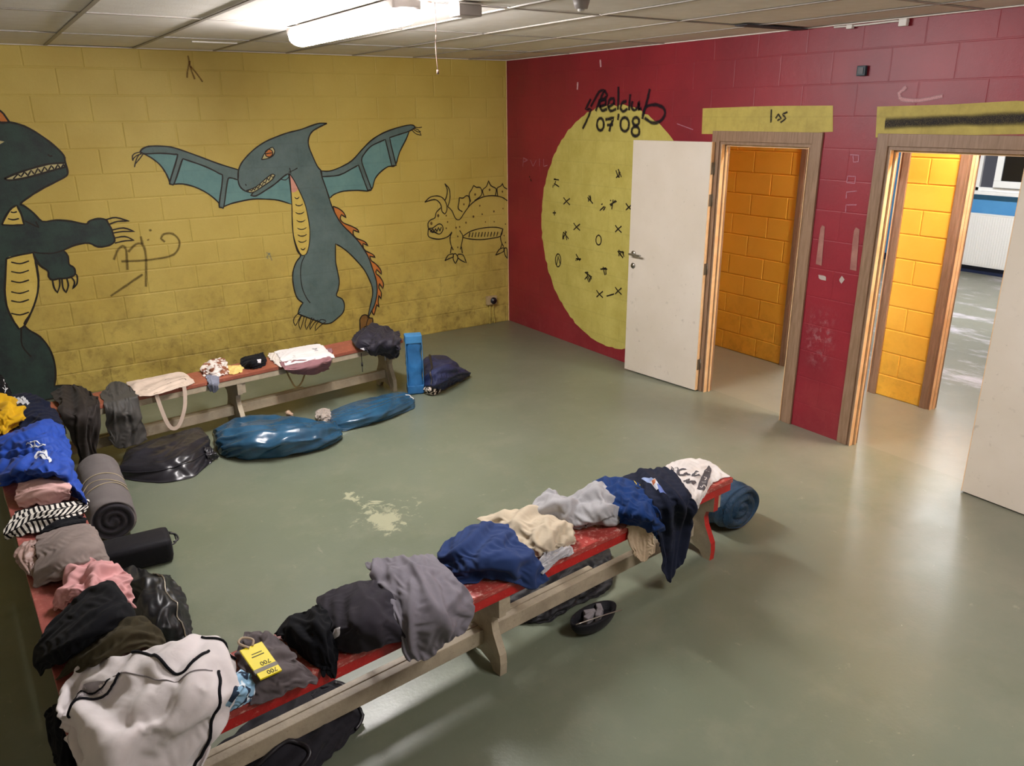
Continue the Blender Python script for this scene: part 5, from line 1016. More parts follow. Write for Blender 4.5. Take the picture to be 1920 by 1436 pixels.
cyl('cord_anchor', (-.03, 0, -.004), (-.03, 0, 0), .012, M['cord'], cd, 10)
sk = thing('wall_socket', 'scorched black wall socket low on the yellow wall by the corner', 'socket', (-.24, 0, .27))
box('back_box', (-.075, -.045, -.045), (.05, -.002, .05), solid('dirty_cream_plastic', 'b09a72', .6), sk, .006)
cyl('socket_face', (.0, -.06, .0), (.0, -.04, .0), .036, M['black_plastic'], sk, 24)
cyl('socket_pin_hole', (-.01, -.062, .01), (-.01, -.058, .01), .006, M['white_plastic'], sk, 10)
for dx in (-.03, .015): tube('conduit', [(dx, -.014, -.045), (dx + .004, -.014, -.15), (dx + .02 * (dx > 0), -.014, -.268)], .009, M['yellow'], sk, 8)
sn = thing('wall_box', 'small dark green box high on the red wall between the doors', 'sensor', (0, -4.085, 2.462))
box('housing', (-.03, -.03, -.03), (-.007, .03, .03), M['dark_box'], sn, .004)
box('face_plate', (-.034, -.018, -.018), (-.029, .018, .018), M['black_plastic'], sn)
cb = thing('cable_cover', 'white cable run with loose clips where the red wall meets the ceiling', 'cable', (-.02, -3.75, H - .01))
tube('cable', [(0, -.1, 0), (0, -.3, -.004), (0, -.52, -.002), (0.005, -.60, -.01)], .006, M['white_plastic'], cb, 8)
box('clip', (-.02, -.24, -.02), (.008, -.20, .004), M['white_plastic'], cb, .003)
box('clip', (-.02, -.60, -.035), (.008, -.55, .006), M['white_plastic'], cb, .003)
# a torn paper strip taped on the ceiling by the back wall
tag(box('ceiling_strip', (-3.30, -.93, H - .012), (-2.98, -.91, H - .003), M['white_plastic']), 'pale strip stuck under the ceiling left of the lamp', 'strip')

# ------------------------------------------------------------------ benches
def slab_profile(w=.28, h=.375):
    f = [(0, h), (0, .29), (-.0, .285), (-.045, .27), (-.055, .235), (-.045, .19), (-.02, .14), (.0, .10), (.004, .055), (.0, .0)]
    f = [(a * 1.0, b) for a, b in f]
    pts = [(w / 2 + a, b) for a, b in f]
    pts += [(w / 2 - .045, 0.0), (w / 2 - .07, .035), (0, .055), (-w / 2 + .07, .035), (-w / 2 + .045, 0.0)]
    pts += [(-(w / 2 + a), b) for a, b in f[::-1]]
    return pts
def bench(label, front, ang, length, sup, top, apron, legm, edge=None, group='long low benches'):
    """origin: right-hand front end of the seat; local -x along the bench, local +y to the back"""
    B = thing('bench', label, 'bench', (front[0], front[1], 0), ang, group)
    Wd = .28
    bm = bmesh.new()
    box_bm(bm, (-length, -.004, .412), (.0, Wd + .004, .44), None, 0, .004)
    bm_obj('seat', bm, top, B)
    edges = [edge] + [None] * 9
    box('apron', (-length + .01, .0, .37), (-.01, .024, .411), apron, B, .003)
    box('apron', (-length + .01, Wd - .024, .37), (-.01, Wd, .411), apron, B, .003)
    prof = slab_profile(Wd - .006, .41)
    for s_ in sup:
        th = .035; n = len(prof); vs = []
        for x in (s_ - th / 2, s_ + th / 2):
            for (y, z) in prof: vs.append((x, Wd / 2 - y, z))
        fs = [tuple(range(n)), tuple(range(2 * n - 1, n - 1, -1))]
        for k in range(n): fs.append((k, n + k, n + (k + 1) % n, (k + 1) % n))
        me = mesh_obj('leg', vs, fs, [legm, edges[sup.index(s_)] or legm], B)
        for p in me.data.polygons[2:]: p.material_index = 1
        b2 = bmesh.new(); b2.from_mesh(me.data); bmesh.ops.recalc_face_normals(b2, faces=b2.faces); b2.to_mesh(me.data); b2.free()
        box('brace_block', (s_ + th / 2, Wd - .05, .30), (s_ + th / 2 + .03, Wd - .01, .41), legm, B)
        box('brace_block', (s_ + th / 2, .012, .29), (s_ + th / 2 + .03, .03, .37), legm, B)
    box('stretcher', (-length + .06, Wd / 2 - .027, .10), (sup[0] - .02, Wd / 2 + .012, .17), M['bench_cream'], B, .003)
    box('stretcher', (-length + .05, Wd / 2 + .014, .105), (-.85, Wd / 2 + .045, .172), M['bench_cream'], B, .003)
    return B
aF = math.atan2(.098, .9952)
bench('red-painted bench in the foreground heaped with clothes', (-1.80, -4.835), aF, 3.05, (-.12, -1.52, -2.85), M['bench_top_red'], M['bench_red'], M['bench_cream'], M['bench_red'])
aB = math.atan2(.1192, .9929)
bench('brown-topped bench with cream frame along the yellow wall', (-2.03, -1.458), aB, 2.78, (-.10, -1.42, -2.62), M['bench_top_brown'], M['bench_cream'], M['bench_cream'])
# left bench: its front looks to +x
aL = math.atan2(.9989, -.0475)
BL = bench('worn red bench on the left buried under folded clothes', (-4.712, -1.84), aL, 2.92, (-.15, -1.45, -2.78), M['bench_top_left'], M['bench_cream'], M['bench_cream'])
BENCHES = [((-1.80, -4.835), aF, 3.05), ((-2.03, -1.458), aB, 2.78), ((-4.712, -1.84), aL, 2.92)]

# ------------------------------------------------------------------ cloth: draped sheets relaxed with position based dynamics
N = 44
def cr_weights(m, n):
    W = np.zeros((n, m))
    for i in range(n):
        s = i / (n - 1) * (m - 1); k = min(int(s), m - 2); t = s - k
        c = [(-t + 2 * t * t - t ** 3) / 2, (2 - 5 * t * t + 3 * t ** 3) / 2, (t + 4 * t * t - 3 * t ** 3) / 2, (-t * t + t ** 3) / 2]
        for j, cc in zip((k - 1, k, k + 1, k + 2), c):
            if j < 0: W[i, 0] += 2 * cc; W[i, 1] -= cc
            elif j > m - 1: W[i, m - 1] += 2 * cc; W[i, m - 2] -= cc
            else: W[i, j] += cc
    return W
SPEC = []
def cloth(key, mat, eu=1.10, ev=1.06, amp=.012, ang=60, freq=5, goal=.03, thick=.005, name=None, sub=1, edge=1.0, sharp=False):
    SPEC.append(dict(key=key, mat=mat, eu=eu, ev=ev, amp=amp, ang=ang, freq=freq, goal=goal, thick=thick, name=name or key, sub=sub, edge=edge, sharp=sharp))
def normals(P):
    du = np.gradient(P, axis=-2); dv = np.gradient(P, axis=-3)
    n = np.cross(dv, du); return n / (np.linalg.norm(n, axis=-1, keepdims=True) + 1e-9)
def folds(seed, ang, freq, sharp):
    """long curved ridges and valleys, the way gathered cloth folds"""
    r = np.random.RandomState(seed); v, u = np.meshgrid(np.linspace(0, 1, N), np.linspace(0, 1, N), indexing='ij')
    f = np.zeros((N, N)); nf = int(5 + freq * 2.6); a0 = math.radians(ang)
    for k in range(nf):
        a = a0 + r.randn() * .38; cu, cv = r.rand() * 1.1 - .05, r.rand() * 1.1 - .05
        L = .22 + .55 * r.rand(); w = (.045 + .05 * r.rand()) * (1.0 if not sharp else .55); h = (1 if r.rand() < .7 else -1) * (.45 + .75 * r.rand())
        x = (u - cu) * -math.sin(a) + (v - cv) * math.cos(a)          # along
        d = (u - cu) * math.cos(a) + (v - cv) * math.sin(a)           # across
        d = d + (r.randn() * .5) * x * x + .035 * np.sin(7 * x + r.rand() * 6)
        env = np.clip(1 - (np.abs(x) / L) ** 2.2, 0, 1) ** .8
        ww = w * (.6 + .6 * np.abs(x) / L)
        if sharp: f += h * env * (np.exp(-np.abs(d) / ww) - .35 * np.exp(-((d - 2.4 * ww) / (1.6 * ww)) ** 2))
        else: f += h * env * (np.exp(-(d / ww) ** 2) - .6 * np.exp(-((d - 1.7 * ww) / ww) ** 2))
    return f
def simulate():
    Gn = len(SPEC); P0 = np.zeros((Gn, N, N, 3)); 
    for i, s in enumerate(SPEC):
        g = np.array(GRIDS[s['key']]); Wv = cr_weights(g.shape[0], N); Wu = cr_weights(g.shape[1], N)
        P0[i] = np.einsum('am,mnk,bn->abk', Wv, g, Wu)
    eu = np.array([s['eu'] for s in SPEC])[:, None, None]; ev = np.array([s['ev'] for s in SPEC])[:, None, None]
    goal = np.array([s['goal'] for s in SPEC])[:, None, None, None]
    nrm = normals(P0)
    f = np.stack([folds(11 + 7 * i, s['ang'], s['freq'], s['sharp']) * s['amp'] * 1.45 for i, s in enumerate(SPEC)])
    v, u = np.meshgrid(np.linspace(0, 1, N), np.linspace(0, 1, N), indexing='ij')
    rim = np.minimum(1, np.minimum(np.minimum(u, 1 - u), np.minimum(v, 1 - v)) * 9 + .3)
    base = P0 + nrm * (f * rim)[..., None]
    # ragged outline
    for i, s in enumerate(SPEC):
        r = np.random.RandomState(91 + i); t = np.linspace(0, 1, N)
        ew = lambda: .006 * s['edge'] * sum(np.sin(2 * np.pi * (fr * t + r.rand())) for fr in (1.7, 3.3, 6.1))
        sidev = np.zeros((N, N, 1)); sidev += (ew()[None, :, None] * (v[..., None] ** 6 + (1 - v[..., None]) ** 6))
        sideu = (ew()[:, None, None] * (u[..., None] ** 6 + (1 - u[..., None]) ** 6))
        dv = np.gradient(P0[i], axis=0); dv /= np.linalg.norm(dv, axis=-1, keepdims=True) + 1e-9
        du = np.gradient(P0[i], axis=1); du /= np.linalg.norm(du, axis=-1, keepdims=True) + 1e-9
        base[i] += dv * sidev + du * sideu
    X = base.copy(); V = np.zeros_like(X)
    ln = lambda a: np.linalg.norm(a, axis=-1)
    cons = []
    def add(sa, sb, mult, k):
        cons.append((sa, sb, ln(P0[sa] - P0[sb]) * mult, k))
    sl = slice(None)
    def rng_sl(off, st, par, axis):
        pass
    for par in (0, 1):
        a = slice(par, N - 1, 2); b = slice(par + 1, N, 2); 
        na = len(range(par, N - 1, 2)); b = slice(par + 1, par + 1 + 2 * na - 1, 2)
        add((sl, sl, a), (sl, sl, b), eu, .9); add((sl, a, sl), (sl, b, sl), ev, .9)
    em = (eu + ev) / 2
    for par in (0, 1):
        na = len(range(par, N - 1, 2)); a = slice(par, N - 1, 2); b = slice(par + 1, par + 2 * na, 2)
        add((sl, a, slice(0, N - 1)), (sl, b, slice(1, N)), em, .35); add((sl, a, slice(1, N)), (sl, b, slice(0, N - 1)), em, .35)
    for off in (0, 1, 2, 3):
        idx = [k for k in range(off, N - 2, 4)]
        if not idx: continue
        a = slice(idx[0], idx[-1] + 1, 4); b = slice(idx[0] + 2, idx[-1] + 3, 4)
        add((sl, sl, a), (sl, sl, b), eu, .30); add((sl, a, sl), (sl, b, sl), ev, .30)
    bench_fr = []
    for (fx_, fy_), an, L in BENCHES:
        bench_fr.append((np.array((fx_, fy_)), np.array((math.cos(an), math.sin(an))), L))
    def collide(X):
        X[..., 2] = np.maximum(X[..., 2], .006)
        for o, ud, L in bench_fr:
            nd = np.array((-ud[1], ud[0])); d = X[..., :2] - o
            a = d @ ud; b = d @ nd; z = X[..., 2]; m = .009
            ins = (a > -L - m) & (a < m) & (b > -.004 - m) & (b < .284 + m) & (z < .44 + .006) & (z > .30)
            if not ins.any(): continue
            dt_ = .446 - z; df = b + .004 + m; db = .284 + m - b
            top = ins & ((dt_ < df) | (z > .425)) & ((dt_ < db) | (z > .425))
            X[..., 2] = np.where(top, .446, z)
            fr = ins & ~top & (df <= db); bk = ins & ~top & (df > db)
            X[..., 0] -= np.where(fr, df, 0) * nd[0]; X[..., 1] -= np.where(fr, df, 0) * nd[1]
            X[..., 0] += np.where(bk, db, 0) * nd[0]; X[..., 1] += np.where(bk, db, 0) * nd[1]
    for it in range(130):
        V = V * .86; V[..., 2] -= .00016; Xp = X; X = X + V
        X += (base - X) * goal
        for sa, sb, rest, k in cons:
            A = X[sa]; B = X[sb]; d = B - A; l = np.sqrt((d * d).sum(-1)) + 1e-9
            c = d * (((l - rest) / l * .5 * k)[..., None]); X[sa] = A + c; X[sb] = B - c
        collide(X); V = X - Xp
        V = np.clip(V, -.01, .01)
    return X
CL = {}
def build_cloths():
    Xs = simulate(); v, u = np.meshgrid(np.linspace(0, 1, N), np.linspace(0, 1, N), indexing='ij')
    uv = np.stack([u.ravel(), 1 - v.ravel()], 1)
    faces = [(i * N + j, (i + 1) * N + j, (i + 1) * N + j + 1, i * N + j + 1) for i in range(N - 1) for j in range(N - 1)]
    for s, X in zip(SPEC, Xs):
        CL[s['key']] = X
        c = X.reshape(-1, 3).mean(0); loc = (float(c[0]), float(c[1]), float(X[..., 2].min()))
        o = mesh_obj(s['name'], X.reshape(-1, 3), faces, s['mat'], None, True, uv, loc)
        so = o.modifiers.new('thickness', 'SOLIDIFY'); so.thickness = s['thick']; so.offset = -1
        if s['sub']: sb = o.modifiers.new('smooth', 'SUBSURF'); sb.levels = s['sub']; sb.render_levels = s['sub']
        CL[s['key'] + '_o'] = o; CL[s['key'] + '_loc'] = loc; CL[s['key'] + '_n'] = normals(X)
def surf_pt(key, u, v, off=.003):
    X = CL[key]; n = CL[key + '_n']; fu = min(max(u, 0), 1) * (N - 1); fv = min(max(v, 0), 1) * (N - 1)
    i, j = min(int(fv), N - 2), min(int(fu), N - 2); a, b = fv - i, fu - j
    def bl(A): return (A[i, j] * (1 - a) * (1 - b) + A[i + 1, j] * a * (1 - b) + A[i, j + 1] * (1 - a) * b + A[i + 1, j + 1] * a * b)
    L = CL[key + '_loc']; return bl(X) + bl(n) * off - np.array(L)
def on_line(key, name, uvs, r, mat, off=.002, n=7):
    P = [surf_pt(key, p[0], p[1], off) for p in crspline([(a, b, 0) for a, b in uvs], n)]
    return tube(name, P, r, mat, CL[key + '_o'], 6, 1)
def on_patch(key, name, uvpoly, mat, off=.0028):
    """flat print following the cloth: a small quad grid between four uv corners"""
    (a, b, c, d) = [np.array(p, float) for p in uvpoly]; n = 12; V = []; F = []
    for i in range(n + 1):
        for j in range(n + 1):
            s_, t_ = i / n, j / n; p = (a * (1 - t_) + b * t_) * (1 - s_) + (d * (1 - t_) + c * t_) * s_
            V.append(surf_pt(key, p[0], p[1], off))
    for i in range(n):
        for j in range(n): F.append((i * (n + 1) + j, (i + 1) * (n + 1) + j, (i + 1) * (n + 1) + j + 1, i * (n + 1) + j + 1))
    return mesh_obj(name, V, F, mat, CL[key + '_o'], True)
def on_strokes(key, name, strokes, width, mat, off=.003):
    V = []; F = []
    for st in strokes:
        P = crspline([(a, b, 0) for a, b in st], 5); Q = [surf_pt(key, p[0], p[1], off) for p in P]
        for i, q in enumerate(Q):
            d = Q[min(i + 1, len(Q) - 1)] - Q[max(i - 1, 0)]; d = d / (np.linalg.norm(d) + 1e-9)
            fu = min(max(P[i][0], 0), 1); fv = min(max(P[i][1], 0), 1)
            nn = CL[key + '_n'][int(fv * (N - 1)), int(fu * (N - 1))]; sd = np.cross(d, nn); sd /= np.linalg.norm(sd) + 1e-9
            V += [q - sd * width / 2, q + sd * width / 2]
            if i: b0 = len(V) - 4; F.append((b0, b0 + 1, b0 + 3, b0 + 2))
    o = mesh_obj(name, V, F, mat, CL[key + '_o'])
    if len(strokes) > 1: o['kind'] = 'stuff'
    return o
def ctag(key, label, cat, group=None): return tag(CL[key + '_o'], label, cat, group)

FAB = lambda n, c, **k: fabric(n, c, **k)
f_white = FAB('cream_white_fleece', 'e3dbdb', wr=.003, sheen=.4)
f_char = FAB('charcoal_sweat_fabric', '2d2a31', col2='36333a', sheen=.02)
f_black = FAB('black_jersey', '101116', sheen=.02)
f_grey = FAB('mid_grey_cotton', '7c7881', wr=.003)
f_navy = FAB('navy_blue_sweat_fabric', '2a3d6b')
f_cream = FAB('cream_cotton', 'c9bba4', wr=.004)
f_lgrey = FAB('light_heather_grey_sweat_fabric', 'a9a8ab', fleck=.5)
f_royal = FAB('royal_blue_sweat_fabric', '15346a')
f_dnavy = FAB('dark_navy_cotton', '1d2233', sheen=.02)
f_beige = FAB('beige_cotton', 'c4ae92')
f_tee = FAB('white_tshirt_cotton', 'dcd6d2')
f_gb = FAB('grey_brown_cotton', '625a5c')
cloth('fleece', f_white, 1.12, 1.08, .020, 35, 4, .05, .009, 'fleece_jacket')
cloth('camo_cloth', camo(), 1.06, 1.06, .006, 60, 3, .05)
cloth('grey_brown_trousers', f_gb, 1.06, 1.12, .008, 75, 6, .05, name='folded_trousers')
cloth('charcoal_sweater', f_char, 1.04, 1.04, .008, 30, 3, .05, .008, 'sweater')
cloth('black_shirt', f_black, 1.12, 1.06, .010, 10, 6, .05, name='shirt')
cloth('grey_hoodie', f_grey, 1.14, 1.05, .016, 20, 4, .045, .006, 'trousers')
cloth('navy_sweater', f_navy, 1.12, 1.10, .014, 60, 4, .045, .007, 'sweater')
cloth('cream_trousers', f_cream, 1.14, 1.12, .012, 30, 5, .045, name='trousers')
cloth('grey_sleeve', f_lgrey, 1.10, 1.05, .006, 30, 3, .05, name='sleeve_cloth')
cloth('light_grey_sweatshirt', f_lgrey, 1.14, 1.12, .015, 70, 4, .045, .007, 'sweatshirt')
cloth('royal_sweatshirt', f_royal, 1.12, 1.10, .014, 50, 4, .045, .007, 'sweatshirt')
cloth('dark_navy_trousers', f_dnavy, 1.16, 1.04, .016, 12, 5, .045, .006, 'trousers')
cloth('beige_trousers', f_beige, 1.06, 1.04, .004, 5, 3, .05, .008, 'trouser_leg')
cloth('white_tshirt', f_tee, 1.05, 1.05, .007, 40, 3, .05, name='t_shirt')
cloth('yellow_jersey', FAB('yellow_jersey_fabric', 'd2a41c'), 1.14, 1.12, .016, 60, 4, .05, name='jersey')
cloth('striped_navy_top', FAB('dark_navy_tracksuit_fabric', '151b30'), 1.10, 1.08, .010, 40, 4, .05, name='tracksuit_top')
cloth('black_bag', f_black, 1.06, 1.06, .006, 40, 3, .06, name='black_cloth')
f_blue = FAB('bright_blue_football_fabric', '1c47a8', rough=.6, spec=.3)
cloth('blue_jersey', f_blue, 1.12, 1.07, .012, 70, 4, .05, name='jersey')
cloth('blue_football_shirt', f_blue, 1.14, 1.08, .013, 20, 5, .05, name='football_shirt')
cloth('pink_folded_top', FAB('pale_pink_cotton', 'e0b4b0'), 1.03, 1.05, .004, 90, 4, .07, .008, 'cotton_top')
cloth('black_top', f_black, 1.06, 1.05, .006, 60, 3, .06, name='folded_cloth')
cloth('checked_scarf', striped(), 1.05, 1.06, .006, 70, 4, .06, name='scarf')
cloth('brown_satin_bag', FAB('brown_satin', '9a7e76', rough=.4, spec=.5), 1.08, 1.06, .008, 10, 3, .06, name='satin_bag')
cloth('grey_towel', FAB('grey_brown_fleece', '857873', wr=.003), 1.03, 1.04, .006, 80, 2, .06, .009, 'folded_sweater')
cloth('pink_blouse', FAB('dusty_pink_cotton', 'd29c9c'), 1.25, 1.2, .020, 50, 5, .05, .004, 'blouse')
cloth('olive_shirt', FAB('olive_cotton', '3a3424', sheen=.02), 1.08, 1.06, .012, 70, 3, .05, name='shirt')
cloth('black_sweater', f_black, 1.06, 1.06, .010, 60, 3, .05, .008, 'sweater')
f_brn = FAB('brown_black_nylon', '2a2421', rough=.7, spec=.25)
cloth('brown_trousers', f_brn, 1.16, 1.04, .014, 10, 4, .05, name='trousers')
cloth('grey_rain_trousers', FAB('grey_waterproof_fabric', '454340', rough=.6, spec=.3), 1.08, 1.04, .012, 30, 3, .05, name='rain_trousers')
f_tote = FAB('cream_canvas', 'd2bfae')
cloth('tote_bag', f_tote, 1.03, 1.03, .005, 60, 3, .06, .004, 'tote_bag')
def brownwhite():
    t = NT('white_and_brown_patterned_cloth'); o = t.pos(coord='Object')
    return t.out(t.mix(t.noise(o, 22, 2, .5, .5, .56), lin('d5ccc4'), lin('83543f')), .9, .1)
cloth('white_brown_cloth', brownwhite(), 1.16, 1.12, .012, 50, 4, .05, name='headscarf')
cloth('grey_sock', FAB('blue_grey_knit', '7d8190'), 1.05, 1.03, .004, 10, 2, .06, name='sock')
cloth('yellow_cloth', FAB('pale_yellow_cotton', 'e3c477'), 1.06, 1.06, .005, 60, 3, .06, name='duster')
cloth('black_cap', f_black, 1.05, 1.05, .006, 60, 2, .06, name='cap')
cloth('white_strap', FAB('white_webbing', 'd8cfc4'), 1.03, 1.03, .003, 60, 2, .07, name='strap')
cloth('mauve_bag', FAB('mauve_canvas', '8a6468'), 1.03, 1.04, .006, 80, 2, .06, name='mauve_bag')
cloth('white_folded_tshirt', FAB('bright_white_cotton', 'e6e2e0'), 1.02, 1.02, .003, 60, 2, .08, .010, 't_shirt')
cloth('dark_jacket', FAB('dark_aubergine_softshell', '25222d', rough=.6, spec=.3), 1.16, 1.10, .024, 30, 5, .045, .007, 'jacket')
pl_black = plastic('shiny_black_plastic', '2a292f', .3)
pl_blue = plastic('shiny_petrol_blue_plastic', '2b5573', .27, .006)
cloth('black_rubbish_bag', pl_black, 1.04, 1.04, .010, 50, 6, .06, .003, 'plastic_bag', sharp=True)
cloth('bag_tail', pl_black, 1.1, 1.1, .008, 50, 4, .06, .003, 'plastic_bag_knot')
cloth('blue_plastic_bag', pl_blue, 1.06, 1.05, .024, 60, 9, .06, .003, 'plastic_bag', sharp=True)
cloth('long_blue_bag', pl_blue, 1.03, 1.03, .008, 70, 6, .07, .003, 'plastic_bag', sharp=True)
cloth('knitted_cloth', FAB('grey_cream_knit', 'a79c92'), 1.1, 1.1, .006, 60, 4, .06, name='knitted_glove')
cloth('beige_sock', FAB('beige_knit', 'b49a84'), 1.05, 1.05, .003, 60, 2, .07, name='sock')
cloth('navy_sleeping_bag', quilt('navy_quilted_nylon', '27305a'), 1.05, 1.05, .010, 80, 4, .06, .006, 'sleeping_bag')
cloth('leopard_cloth', leopard(), 1.05, 1.05, .004, 60, 3, .06, name='leopard_scarf')
cloth('black_shiny_jacket', plastic('glossy_black_coated_fabric', '17191f', .42, .004), 1.10, 1.08, .022, 30, 6, .05, .004, 'rain_jacket', sharp=True)
f_duf = FAB('charcoal_canvas', '26252b', rough=.75, wr=.003)
cloth('duffel_bag', f_duf, 1.05, 1.05, .010, 60, 2, .06, .006, 'duffel_bag')
cloth('duffel_flap', f_duf, 1.03, 1.03, .004, 60, 2, .07, name='bag_flap')
cloth('gear_bag', FAB('black_bag_nylon', '141318', rough=.55, spec=.35), 1.10, 1.08, .014, 50, 3, .06, name='gear_bag')
cloth('corner_dark_jacket', f_black, 1.08, 1.08, .012, 50, 3, .06, name='jacket')
build_cloths()
LB = [
 ('fleece', 'white fleece jacket with black piping on the bench corner in the foreground', 'jacket'),
 ('camo_cloth', 'blue and white camouflage cloth beside the white fleece', 'clothing'),
 ('grey_brown_trousers', 'folded grey-brown trousers with a yellow price card', 'trousers'),
 ('charcoal_sweater', 'charcoal sweater with a small white side label on the red bench', 'sweater'),
 ('black_shirt', 'crumpled black shirt between the yellow card and the charcoal sweater', 'shirt'),
 ('grey_hoodie', 'plain mid-grey trousers draped over the red bench front', 'trousers'),
 ('navy_sweater', 'navy blue sweater heaped on the middle of the red bench', 'sweater'),
 ('cream_trousers', 'crumpled cream trousers with gathered waist on the red bench', 'trousers'),
 ('grey_sleeve', 'small light grey cloth hanging below the cream trousers', 'clothing'),
 ('light_grey_sweatshirt', 'light heather grey sweatshirt bundled on the red bench', 'sweatshirt'),
 ('royal_sweatshirt', 'royal blue sweatshirt next to the light grey one', 'sweatshirt'),
 ('dark_navy_trousers', 'dark navy garment with a coloured print hanging low over the front of the red bench', 'clothing'),
 ('beige_trousers', 'rolled beige cloth hanging below the royal blue sweatshirt', 'clothing'),
 ('white_tshirt', 'white T-shirt with big grey letters at the right end of the red bench', 'shirt'),
 ('yellow_jersey', 'bright yellow jersey at the left edge of the photo', 'jersey'),
 ('striped_navy_top', 'dark navy tracksuit top with three white stripes beside the yellow jersey', 'jacket'),
 ('black_bag', 'black cloth with a small pale pattern above the yellow jersey', 'clothing'),
 ('blue_jersey', 'upper bright blue jersey with white speckled emblem on the left bench', 'jersey'),
 ('blue_football_shirt', 'lower bright blue football shirt with a white crest on the left bench', 'jersey'),
 ('pink_folded_top', 'neatly folded pale pink top on the left bench', 'clothing'),
 ('black_top', 'flat black cloth under the black and white scarf', 'clothing'),
 ('checked_scarf', 'black and white patterned scarf lying across the left bench', 'scarf'),
 ('brown_satin_bag', 'small shiny brown cloth at the left of the grey-brown sweater', 'clothing'),
 ('grey_towel', 'folded thick grey-brown sweater on the left bench', 'sweater'),
 ('pink_blouse', 'crumpled dusty pink blouse above the black sweater', 'shirt'),
 ('olive_shirt', 'dark olive shirt between the black sweater and the white fleece', 'shirt'),
 ('black_sweater', 'folded black sweater hanging over the outer edge of the left bench', 'sweater'),
 ('brown_trousers', 'dark brown trousers hanging off the left end of the wall bench', 'trousers'),
 ('grey_rain_trousers', 'grey waterproof trousers hanging from the wall bench by the tote bag', 'trousers'),
 ('tote_bag', 'cream canvas tote bag with handles hanging over the wall bench', 'bag'),
 ('white_brown_cloth', 'crumpled white and brown patterned cloth on the wall bench', 'clothing'),
 ('grey_sock', 'blue-grey sock hanging over the front of the wall bench', 'sock'),
 ('yellow_cloth', 'small pale yellow cloth lying next to the black cap', 'clothing'),
 ('black_cap', 'rounded black cap with a white spot on the wall bench', 'hat'),
 ('white_strap', 'short white strap between the black cap and the white T-shirt', 'strap'),
 ('mauve_bag', 'mauve cloth bag hanging under the flat white T-shirt', 'bag'),
 ('white_folded_tshirt', 'flat folded bright white T-shirt on the wall bench', 'shirt'),
 ('dark_jacket', 'dark hooded jacket slung over the right end of the wall bench', 'jacket'),
 ('black_rubbish_bag', 'shiny black plastic bag on the floor below the rain trousers', 'bag'),
 ('bag_tail', 'knotted tail end at the right of the shiny black plastic bag', 'bag'),
 ('blue_plastic_bag', 'big creased petrol blue plastic bag on the floor before the wall bench', 'bag'),
 ('long_blue_bag', 'long flat petrol blue plastic bag lying towards the standing blue tube', 'bag'),
 ('knitted_cloth', 'grey knitted glove between the two blue plastic bags', 'glove'),
 ('beige_sock', 'small beige sock behind the big blue plastic bag', 'sock'),
 ('navy_sleeping_bag', 'navy quilted sleeping bag on the floor right of the standing blue tube', 'sleeping bag'),
 ('leopard_cloth', 'leopard print cloth in front of the navy sleeping bag', 'clothing'),
 ('black_shiny_jacket', 'glossy black rain jacket on the floor beside the left bench', 'jacket'),
 ('duffel_bag', 'long charcoal duffel bag lying under the left half of the red bench', 'bag'),
 ('duffel_flap', 'dark rounded flap standing up on the charcoal duffel bag', 'bag'),
 ('gear_bag', 'open black bag of gear under the right half of the red bench', 'bag'),
 ('corner_dark_jacket', 'dark cloth on the floor left of the white fleece', 'clothing'),
]
for k_, l_, c_ in LB: ctag(k_, l_, c_)

# ---- details that belong to the clothes
blk = M['black_plastic']
f_grey_seam = FAB('grey_seam', '8d8688')
pip = FAB('black_piping', '14141a')
F_ = 'fleece'
on_line(F_, 'piping', [(0.05, 0.4), (0.075, 0.333), (0.158, 0.317), (0.267, 0.283), (0.333, 0.208), (0.367, 0.15)], .0042, pip, .003)
on_line(F_, 'piping', [(0.117, 0.208), (0.208, 0.267), (0.275, 0.233), (0.325, 0.158)], .0030, pip, .003)
on_line(F_, 'piping', [(0.417, 0.017), (0.475, 0.05), (0.525, 0.117), (0.575, 0.175), (0.633, 0.192), (0.708, 0.158), (0.767, 0.108)], .0052, pip, .003)
on_line(F_, 'piping', [(0.725, 0.017), (0.842, 0.042), (0.992, 0.025)], .0045, pip, .003)
on_line(F_, 'piping', [(0.842, 0.2), (0.85, 0.308), (0.85, 0.533), (0.825, 0.792), (0.75, 0.892)], .0052, pip, .003)
on_patch(F_, 'neck_hollow_shade', [(0.125, 0.233), (0.308, 0.175), (0.275, 0.258), (0.108, 0.317)], FAB('grey_neck_shade', 'a39c9f'), .0015)  # grey patch painted on as the shade inside the neck opening
on_line(F_, 'seam', [(0.333, 0.142), (0.442, 0.175), (0.55, 0.233), (0.683, 0.225), (0.808, 0.2)], .0022, f_grey_seam, .001)
wl = solid('white_label', 'd5d2d6', .7)
on_patch('charcoal_sweater', 'label_tag', [(0.1, 0.617), (0.175, 0.6), (0.142, 0.708), (0.067, 0.75)], wl)['label'] = 'white care label'
# yellow price card with 700 printed upside down
yel = solid('yellow_card', 'f0dc12', .5); gstrip = solid('grey_card', '7b7568', .6); inkb = solid('black_ink', '1c1a10', .7)
def text_mesh(name, body, size, mat, parent, M4):
    c = bpy.data.curves.new(name, 'FONT'); c.body = body; c.size = size; c.extrude = .0002; c.align_x = 'CENTER'; c.align_y = 'CENTER'
    o = bpy.data.objects.new(name, c); link(o)
    dg_ = bpy.context.evaluated_depsgraph_get(); me = bpy.data.meshes.new_from_object(o.evaluated_get(dg_)); me.materials.clear(); me.materials.append(mat)
    bpy.data.objects.remove(o); bpy.data.curves.remove(c)
    o = bpy.data.objects.new(name, me); o.matrix_local = M4; return link(o, parent)
card = thing('price_card', 'yellow card sleeve reading 700 on the folded trousers', 'label', (0, 0, 0))
cx_ = CL['grey_brown_trousers']; ctr = cx_[int(.50 * N), int(.42 * N)] + np.array((0, 0, .018))
